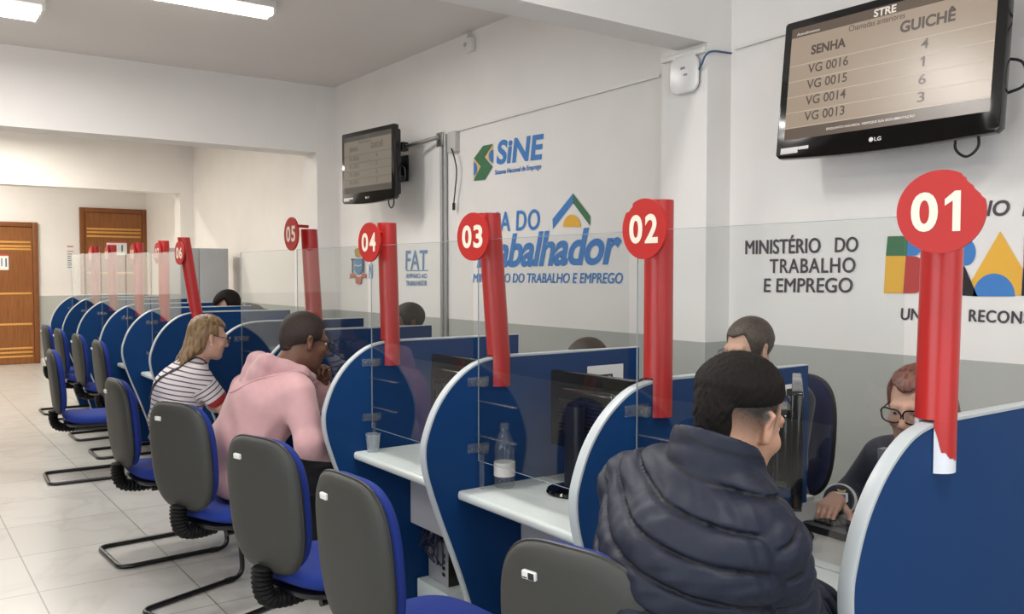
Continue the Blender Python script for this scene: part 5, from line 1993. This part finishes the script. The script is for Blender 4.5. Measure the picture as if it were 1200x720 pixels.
def face_cut(X, Y, Z):
    x, y, z = loc3(X, Y, Z)
    d = np.minimum(y - 0.035 + 0.25 * z, 0.060 - z + 0.3 * np.abs(x))
    d2 = np.minimum(y + 0.028, 0.012 - z)          # tucked behind the ears
    return np.maximum(d, d2)


F.put(face_cut, lo, hi, 0.012, 'i', 0.0)
wobble(F, loc3, 0.0016, 150, 1)
skin_mesh('hair', F, hair_mat('ash_blonde_hair', '#5a432c', '#a5855c', (90, 60, 9), 0.45), P.root)
P.eyes('#4a5a5a')
P.glasses(m_gloss, 0.026, 0.020, th=0.0016)
er = MB().ell(tuple(P.H(0.081, -0.004, -0.040)), (0.0055,) * 3, n=12)
er.build('earring', mat('pearl', '#f0ece4', 0.2), P.root)
lo, hi = bounds([P.J[k] for k in ('pelvis', 'neck', 'sL', 'sR', 'eL', 'eR')], 0.18)
F = Field(lo, hi, 0.005)
P.torso(F, 0.010, 0.95, 0.07)
arms = {}
for sd in 'LR':
    P.arm(F, sd, 0.016, 0.25, 0.03, w=0.95)
nk = P.J['neck']
F.cap(nk + V3(0, 0.005, -0.005), P.H(0, -0.02, -0.05), 0.060, 0.058, 0.01, 's')
sl, (X, Y, Z) = F.sl(F.lo, F.lo + F.h * (F.n - 1), 0)
F.f = F.f + (0.0022 * np.sin(40 * Z + 22 * Y + 5 * np.sin(15 * X)) * np.clip((0.92 - Z) / 0.2, 0, 1)).astype(np.float32)


def hem3(X, Y, Z):
    return 0.615 - Z + 0 * X + 0 * Y


F.put(hem3, lo, hi, 0.008, 'i', 0.0)
J = P.J


def stripe(v):
    axs = unit(J['neck'] - J['pelvis'])
    t = (v - J['pelvis']) @ axs
    out = t.copy()
    for sd in 'LR':
        u = unit(J['e' + sd] - J['s' + sd])
        q = v - J['s' + sd]
        c = q @ u
        rad = np.linalg.norm(q - np.outer(c, u), axis=1)
        lat = (v[:, 0] - J['s' + sd][0]) * (1 if sd == 'R' else -1)
        mk = (rad < 0.09) & (c > 0.055) & (lat > -0.045)
        out[mk] = 2.0 + c[mk]
    return out


shirt = skin_mesh('striped_tee', F, attr_mat('striped_cotton', '#e6dede', '#e6dede', 'stripe', 0, 1, 0.85, sheen=0.1), P.root, {'stripe': stripe})
# stripes: thin dark lines every 27 mm; red cuff near the sleeve end
nt = MATS['striped_cotton'].node_tree
bs = nt.nodes['Principled BSDF']
at = nt.nodes.new('ShaderNodeAttribute')
at.attribute_name = 'stripe'


def mnode(op, a, b=None):
    n = nt.nodes.new('ShaderNodeMath')
    n.operation = op
    for i, x in enumerate((a, b)):
        if x is None:
            continue
        if isinstance(x, (int, float)):
            n.inputs[i].default_value = x
        else:
            nt.links.new(x, n.inputs[i])
    return n.outputs[0]


fr = mnode('FRACT', mnode('DIVIDE', at.outputs['Fac'], 0.0265))
ls = mnode('LESS_THAN', fr, 0.26)
cl = np.linalg.norm(J['eR'] - J['sR']) * 0.25 / 0.5
rc = mnode('GREATER_THAN', at.outputs['Fac'], 2.0 + cl + 0.004)
m1 = nt.nodes.new('ShaderNodeMix')
m1.data_type = 'RGBA'
m1.inputs[6].default_value, m1.inputs[7].default_value = lin('#e6dede'), lin('#5b4a58')
nt.links.new(ls, m1.inputs[0])
m2 = nt.nodes.new('ShaderNodeMix')
m2.data_type = 'RGBA'
nt.links.new(m1.outputs[2], m2.inputs[6])
m2.inputs[7].default_value = lin('#b0292b')
nt.links.new(rc, m2.inputs[0])
nt.links.new(m2.outputs[2], bs.inputs['Base Color'])


strap = []
for u in np.linspace(0, 1, 22):
    tgt = V3(-0.16 + 0.26 * u, 0.06 + 0.06 * u, 0.72 + 0.285 * u)
    strap.append(on_surface(F, tgt + V3(0, -0.35, 0.02), (0, 1, 0)) + V3(0, -0.001, 0))
for u in np.linspace(0.1, 1, 8):
    a = V3(0.10, 0.10 + 0.10 * u, 1.2)
    strap.append(on_surface(F, a, (0, 0, -1)) + V3(0, 0, 0.001))
sb = MB()
vs, fs = [], []
for i, p in enumerate(strap):
    q0, q1 = strap[max(i - 1, 0)], strap[min(i + 1, len(strap) - 1)]
    tg = unit(q1 - q0)
    nrm = V3(0, -1, 0.1) if i < 22 else V3(0, -0.2, 1)
    sd_ = unit(np.cross(tg, nrm))
    n2 = unit(np.cross(sd_, tg))
    for a, b in ((-0.009, -0.002), (0.009, -0.002), (0.009, 0.003), (-0.009, 0.003)):
        vs.append(p + sd_ * a + n2 * b)
for i in range(len(strap) - 1):
    for k in range(4):
        l = (k + 1) % 4
        fs.append((i * 4 + k, i * 4 + l, (i + 1) * 4 + l, (i + 1) * 4 + k))
sb.add(vs, fs).build('bag_strap', mat('black_strap', '#1b1a24', 0.6), P.root)
trousers(P, mat('blue_denim', '#6f87a6', 0.85, noise=0.12, nscale=60), h=0.009, w=0.95, name='jeans')
bt = MB()
pc = P.J['pelvis'] * 0.5 + P.J['waist'] * 0.5
ring = [(pc[0] + 0.205 * math.cos(a), pc[1] + 0.135 * math.sin(a), 0.628) for a in np.linspace(0, 2 * math.pi, 40)[:-1]]
bt.tube(ring, 0.014, 6, closed=True)
bt.build('belt', mat('brown_belt', '#4a2a20', 0.5), P.root)
P.shoes(mat('dark_shoe', '#1a1a1c', 0.5))

# ---- staff woman in glasses at the first desk
P = Person('staff woman in black glasses and navy jacket, hand on the keyboard', (-1.53, 2.98, 0), math.pi,
           seated((0, 0.02, 0.56), (0.0, 0.06, 0.70), (0.0, 0.12, 0.84), (-0.005, 0.19, 0.965), (0.0, 0.265, 1.115), sh=0.175, shz=0.905,
                  eL=(-0.25, 0.24, 0.72), wL=(-0.14, 0.47, 0.785), eR=(0.27, 0.21, 0.74), wR=(0.195, 0.40, 0.795)), rot(8, 12, 0), 1.02)
m_skin4 = attr_mat('light_tan_skin', '#b9907c', '#b9907c', 'stubble', 0.2, 1.0, 0.5, subs=0.08)
F = body_field(P, 0.0045, [P.J['wL'] + V3(0.05, 0.2, 0), P.J['wR'] + V3(-0.05, 0.2, 0)])
P.head(F, jaw=1.02)
P.neck(F, 0.052)
P.torso(F, -0.012)
for sd in 'LR':
    P.arm(F, sd, -0.002)
P.legs(F, -0.006)
P.hand(F, P.J['wL'] + V3(0.01, 0.01, 0.002), (0.35, 0.85, -0.12), (0, 0, -1), (1, 0, 0.1), curl=(28, 38, 28))
P.hand(F, P.J['wR'] + V3(-0.006, 0.01, 0.002), (-0.28, 0.9, -0.10), (0, 0, -1), (-1, 0, 0.1), curls=((12, 30, 22), (24, 36, 26), (32, 38, 28), (38, 40, 28)))
skin_mesh('body', F, m_skin4, P.root)
lo, hi = P.J['head'] - V3(0.18, 0.22, 0.26), P.J['head'] + V3(0.18, 0.18, 0.18)
F = Field(lo, hi, 0.005)
F.ell(P.H(0, -0.022, 0.036), (V3(0.074, 0.094, 0.082) + 0.018) * P.sc, P.R, 0.01)
for sx in (-1, 1):
    if sx < 0:
        F.cap(P.H(sx * 0.075, -0.03, 0.02), P.H(sx * 0.105, -0.045, -0.16), 0.040, 0.034, 0.03)
    F.cap(P.H(sx * 0.045, -0.07, 0.0), P.H(sx * 0.05, -0.08, -0.17), 0.050, 0.035, 0.03)
R, c0, sc = P.R, P.J['head'], P.sc


def face_cut2(X, Y, Z):
    x, y, z = loc3(X, Y, Z)
    return np.minimum(y - 0.020 + 0.3 * z, 0.068 - z + 0.35 * np.abs(x))


F.put(face_cut2, lo, hi, 0.012, 'i', 0.0)
wobble(F, loc3, 0.0015, 150, 2)
skin_mesh('hair', F, hair_mat('reddish_brown_hair', '#45221a', '#7d4c3a', (90, 60, 9), 0.5), P.root)
P.eyes('#2a1c14')
P.glasses(m_gloss, 0.031, 0.022, cat=0.4, th=0.0026)
lp = MB().ell((0, 0, 0), (0.018, 0.004, 0.006), n=14)
lp.v = [tuple(P.H(0, 0.1005, -0.062) + P.R @ np.array(v)) for v in lp.v]
lp.build('lips', mat('muted_lips', '#9a5f58', 0.45), P.root)
lo, hi = bounds([P.J[k] for k in ('pelvis', 'neck', 'sL', 'sR', 'eL', 'eR', 'wL', 'wR')], 0.18)
F = Field(lo, hi, 0.0055)
P.torso(F, 0.016, 1.02, 0.07)
for sd in 'LR':
    P.arm(F, sd, 0.018, 0.93, 0.04)
nk = P.J['neck']
F.cap(nk, nk + unit(P.H(0, -0.02, -0.05) - nk) * 0.05, 0.078, 0.074, 0.02)
F.cap(nk, P.H(0, -0.02, -0.05) + V3(0, 0.02, 0.03), 0.062, 0.066, 0.012, 's')
m_navy = mat('navy_jersey', '#10152a', 0.75, noise=0.06, nscale=20, sheen=0.15)
skin_mesh('jacket', F, m_navy, P.root)
JF = F
e, wr = P.J['eR'], P.J['wR']
for k, (u, col) in enumerate(((0.80, m_sticker), (0.72, m_sticker))):
    c = e + (wr - e) * u
    ux = unit(wr - e)
    s1 = unit(np.cross(ux, V3(0, 0, 1)))
    s2 = np.cross(s1, ux)
    rr = 0.043 + (0.029 - 0.043) * u + 0.0195
    MB().tube([tuple(c + (s1 * math.cos(a) + s2 * math.sin(a)) * rr) for a in np.linspace(0, 2 * math.pi, 32)[:-1]], 0.003, 6, closed=True).build('cuff_stripe', col, P.root)
# crest on the sleeve, on the side towards the counter
a_, e_ = P.J['eR'], P.J['wR']
dc = unit(V3(-1.5, 2.9, 0.9))
cc = on_surface(JF, a_ * 0.86 + e_ * 0.14 + dc * 0.2, -dc)
uu = unit(np.cross(V3(0, 0, 1), dc))
vv = np.cross(dc, uu)


def crest(mb, pts, lift):
    mb.add([tuple(cc + uu * x * 1.2 + vv * z * 1.2 + dc * (0.004 + lift)) for x, z in pts], [tuple(range(len(pts)))])


b1 = MB(); crest(b1, [(-0.016, 0.018), (0.016, 0.018), (0.018, -0.004), (0.0, -0.024), (-0.018, -0.004)], 0.0)
k1 = b1.build('sleeve_crest', m_sticker, P.root, smooth=False)
b1 = MB(); crest(b1, [(-0.011, 0.013), (0.011, 0.013), (0.011, -0.004), (0.0, -0.016), (-0.011, -0.004)], 0.0008)
b1.build('crest_shield', mat('crest_blue', '#3a5a9a', 0.6), k1, smooth=False)
b1 = MB(); crest(b1, [(-0.010, 0.019), (0.010, 0.019), (0.012, 0.027), (0.0, 0.023), (-0.012, 0.027)], 0.0008)
b1.build('crest_crown', mat('crest_gold', '#c8a850', 0.5), k1, smooth=False)
trousers(P, mat('dark_trousers', '#20222c', 0.8), h=0.01)
P.shoes(mat('dark_shoe', '#1a1a1c', 0.5))

# ---- staff man behind the padded jacket
P = Person('staff man with short greying brown hair, behind the bowed head', (-2.40, 3.05, 0), math.pi,
           seated((0, 0.0, 0.60), (0.0, 0.0, 0.78), (0.0, 0.03, 0.95), (0.0, 0.06, 1.085), (0.0, 0.10, 1.232), sh=0.20, shz=1.03,
                  eL=(-0.27, 0.18, 0.80), wL=(-0.15, 0.42, 0.79), eR=(0.27, 0.18, 0.80), wR=(0.15, 0.42, 0.79)), rot(-6, 14, 0), 1.05)
m_skin5 = attr_mat('rosy_skin', '#c19882', '#5a4a40', 'stubble', 0.3, 1.0, 0.5, subs=0.08, noise=0.2, nscale=220)
F = body_field(P, 0.0055, [P.J['wL'] + V3(0.05, 0.2, 0), P.J['wR'] + V3(-0.05, 0.2, 0)])
P.head(F, jaw=1.05)
P.neck(F, 0.058)
P.torso(F, -0.012)
for sd in 'LR':
    P.arm(F, sd, -0.002)
P.legs(F, -0.006)
P.hand(F, P.J['wL'] + V3(0.01, 0.01, 0), (0.3, 0.9, -0.12), (0, 0, -1), (1, 0, 0.1))
P.hand(F, P.J['wR'] + V3(-0.01, 0.01, 0), (-0.3, 0.9, -0.12), (0, 0, -1), (-1, 0, 0.1))
skin_mesh('body', F, m_skin5, P.root, {'stubble': nape_attr(P)})
HF, loc = hair_field(P, 0.0045, 0.011, slope=0.34, side=-0.03, hairline=0.066)
wobble(HF, loc, 0.001, 300, 3)
skin_mesh('hair', HF, hair_mat('greying_brown_hair', '#241c16', '#5a4c40', (240, 240, 60)), P.root)
P.eyes()
P.glasses(mat('thin_metal_rim', '#4a4a4c', 0.3, metal=0.8), 0.025, 0.016, th=0.0012)
lo, hi = bounds([P.J[k] for k in ('pelvis', 'neck', 'sL', 'sR', 'eL', 'eR', 'wL', 'wR')], 0.18)
F = Field(lo, hi, 0.007)
P.torso(F, 0.016, 1.04, 0.07)
for sd in 'LR':
    P.arm(F, sd, 0.018, 0.93, 0.04)
nk = P.J['neck']
F.cap(nk, nk + V3(0, 0.0, 0.045), 0.080, 0.074, 0.02)
F.cap(nk, P.H(0, -0.02, -0.04), 0.062, 0.066, 0.012, 's')
skin_mesh('jacket', F, m_navy, P.root)
trousers(P, mat('dark_trousers', '#20222c', 0.8), h=0.01)
P.shoes(mat('dark_shoe', '#1a1a1c', 0.5))

# ---- dark haired person leaning over a far desk
P = Person('person with long black hair leaning over a far desk, behind the 06 post', (-8.10, 3.15, 0), math.pi,
           seated((0, 0.0, 0.60), (0.0, 0.10, 0.82), (0.0, 0.20, 1.05), (-0.01, 0.36, 1.19), (-0.02, 0.55, 1.235), sh=0.19, shz=1.17,
                  eL=(-0.27, 0.42, 0.83), wL=(-0.16, 0.62, 0.79), eR=(0.27, 0.42, 0.83), wR=(0.16, 0.62, 0.79)), rot(0, 35, 0), 1.05)
F = body_field(P, 0.008, [P.J['wL'] + V3(0.05, 0.2, 0), P.J['wR'] + V3(-0.05, 0.2, 0)])
P.head(F)
P.neck(F)
P.torso(F, -0.012)
for sd in 'LR':
    P.arm(F, sd, -0.002)
P.legs(F, -0.006)
P.hand(F, P.J['wL'], (0.3, 0.9, -0.1), (0, 0, -1), (1, 0, 0.1))
P.hand(F, P.J['wR'], (-0.3, 0.9, -0.1), (0, 0, -1), (-1, 0, 0.1))
skin_mesh('body', F, m_skin4, P.root)
lo, hi = P.J['head'] - V3(0.2, 0.26, 0.26), P.J['head'] + V3(0.2, 0.2, 0.2)
F = Field(lo, hi, 0.008)
F.ell(P.H(0, -0.022, 0.036), (V3(0.074, 0.094, 0.082) + 0.03) * P.sc, P.R, 0.01)
for sx in (-1, 1):
    F.cap(P.H(sx * 0.06, -0.05, 0.0), P.H(sx * 0.08, -0.06, -0.17), 0.055, 0.04, 0.03)
R, c0, sc = P.R, P.J['head'], P.sc
F.put(face_cut2, lo, hi, 0.012, 'i', 0.0)
skin_mesh('hair', F, m_hair_bk, P.root)
lo, hi = bounds([P.J[k] for k in ('pelvis', 'neck', 'sL', 'sR', 'eL', 'eR', 'wL', 'wR')], 0.18)
F = Field(lo, hi, 0.009)
P.torso(F, 0.02, 1.04, 0.07)
for sd in 'LR':
    P.arm(F, sd, 0.02, 0.93, 0.04)
F.cap(P.J['neck'], P.H(0, -0.02, -0.04), 0.062, 0.066, 0.012, 's')
skin_mesh('jacket', F, mat('black_jersey', '#15151a', 0.8), P.root)
trousers(P, mat('dark_trousers', '#20222c', 0.8), h=0.012)
P.shoes(mat('dark_shoe', '#1a1a1c', 0.5))


# ---- two more staff behind the dividers, mostly hidden
def staff(label, loc, head, neck, chest, skin, hair_m, pitch, top):
    P = Person(label, loc, math.pi, seated((0, 0.0, 0.59), (0.0, 0.03, 0.74), chest, neck, head, sh=0.18,
               eL=(-0.26, 0.24, 0.78), wL=(-0.15, 0.44, 0.79), eR=(0.26, 0.24, 0.78), wR=(0.15, 0.44, 0.79)), rot(-10, pitch, 0), 1.05)
    F = body_field(P, 0.007, [P.J['wL'] + V3(0.05, 0.2, 0), P.J['wR'] + V3(-0.05, 0.2, 0)])
    P.head(F)
    P.neck(F)
    P.torso(F, -0.012)
    for sd in 'LR':
        P.arm(F, sd, -0.002)
    P.legs(F, -0.006)
    P.hand(F, P.J['wL'], (0.3, 0.9, -0.12), (0, 0, -1), (1, 0, 0.1))
    P.hand(F, P.J['wR'], (-0.3, 0.9, -0.12), (0, 0, -1), (-1, 0, 0.1))
    skin_mesh('body', F, skin, P.root, {'stubble': nape_attr(P)})
    HF, loc_ = hair_field(P, 0.006, top, slope=0.36, side=-0.03, hairline=0.06)
    wobble(HF, loc_, 0.0008, 250, 5)
    skin_mesh('hair', HF, hair_m, P.root)
    lo, hi = bounds([P.J[k] for k in ('pelvis', 'neck', 'sL', 'sR', 'eL', 'eR', 'wL', 'wR')], 0.18)
    F = Field(lo, hi, 0.008)
    P.torso(F, 0.016, 1.0, 0.07)
    for sd in 'LR':
        P.arm(F, sd, 0.018, 0.93, 0.04)
    F.cap(P.J['neck'], P.H(0, -0.02, -0.04), 0.062, 0.066, 0.012, 's')
    skin_mesh('jacket', F, m_navy, P.root)
    trousers(P, mat('dark_trousers', '#20222c', 0.8), h=0.012)
    P.shoes(mat('dark_shoe', '#1a1a1c', 0.5))


staff('staff person with cropped dark hair, head showing over the dividers near the 04 post', (-5.0, 2.98, 0), (0.0, 0.21, 1.225), (0.0, 0.13, 1.08), (0.0, 0.07, 0.93),
      m_skin2, hair_mat('cropped_grey_black_hair', '#1c1a19', '#3c3833', (300, 300, 200), 0.7), 14, 0.010)
staff('person whose dark brown crown just shows over the divider left of the 02 post', (-3.36, 3.10, 0), (0.0, 0.22, 1.085), (0.0, 0.13, 0.945), (0.0, 0.08, 0.84),
      m_skin4, hair_mat('dark_brown_hair', '#1c120d', '#3f2c22', (200, 200, 60), 0.6), 20, 0.014)
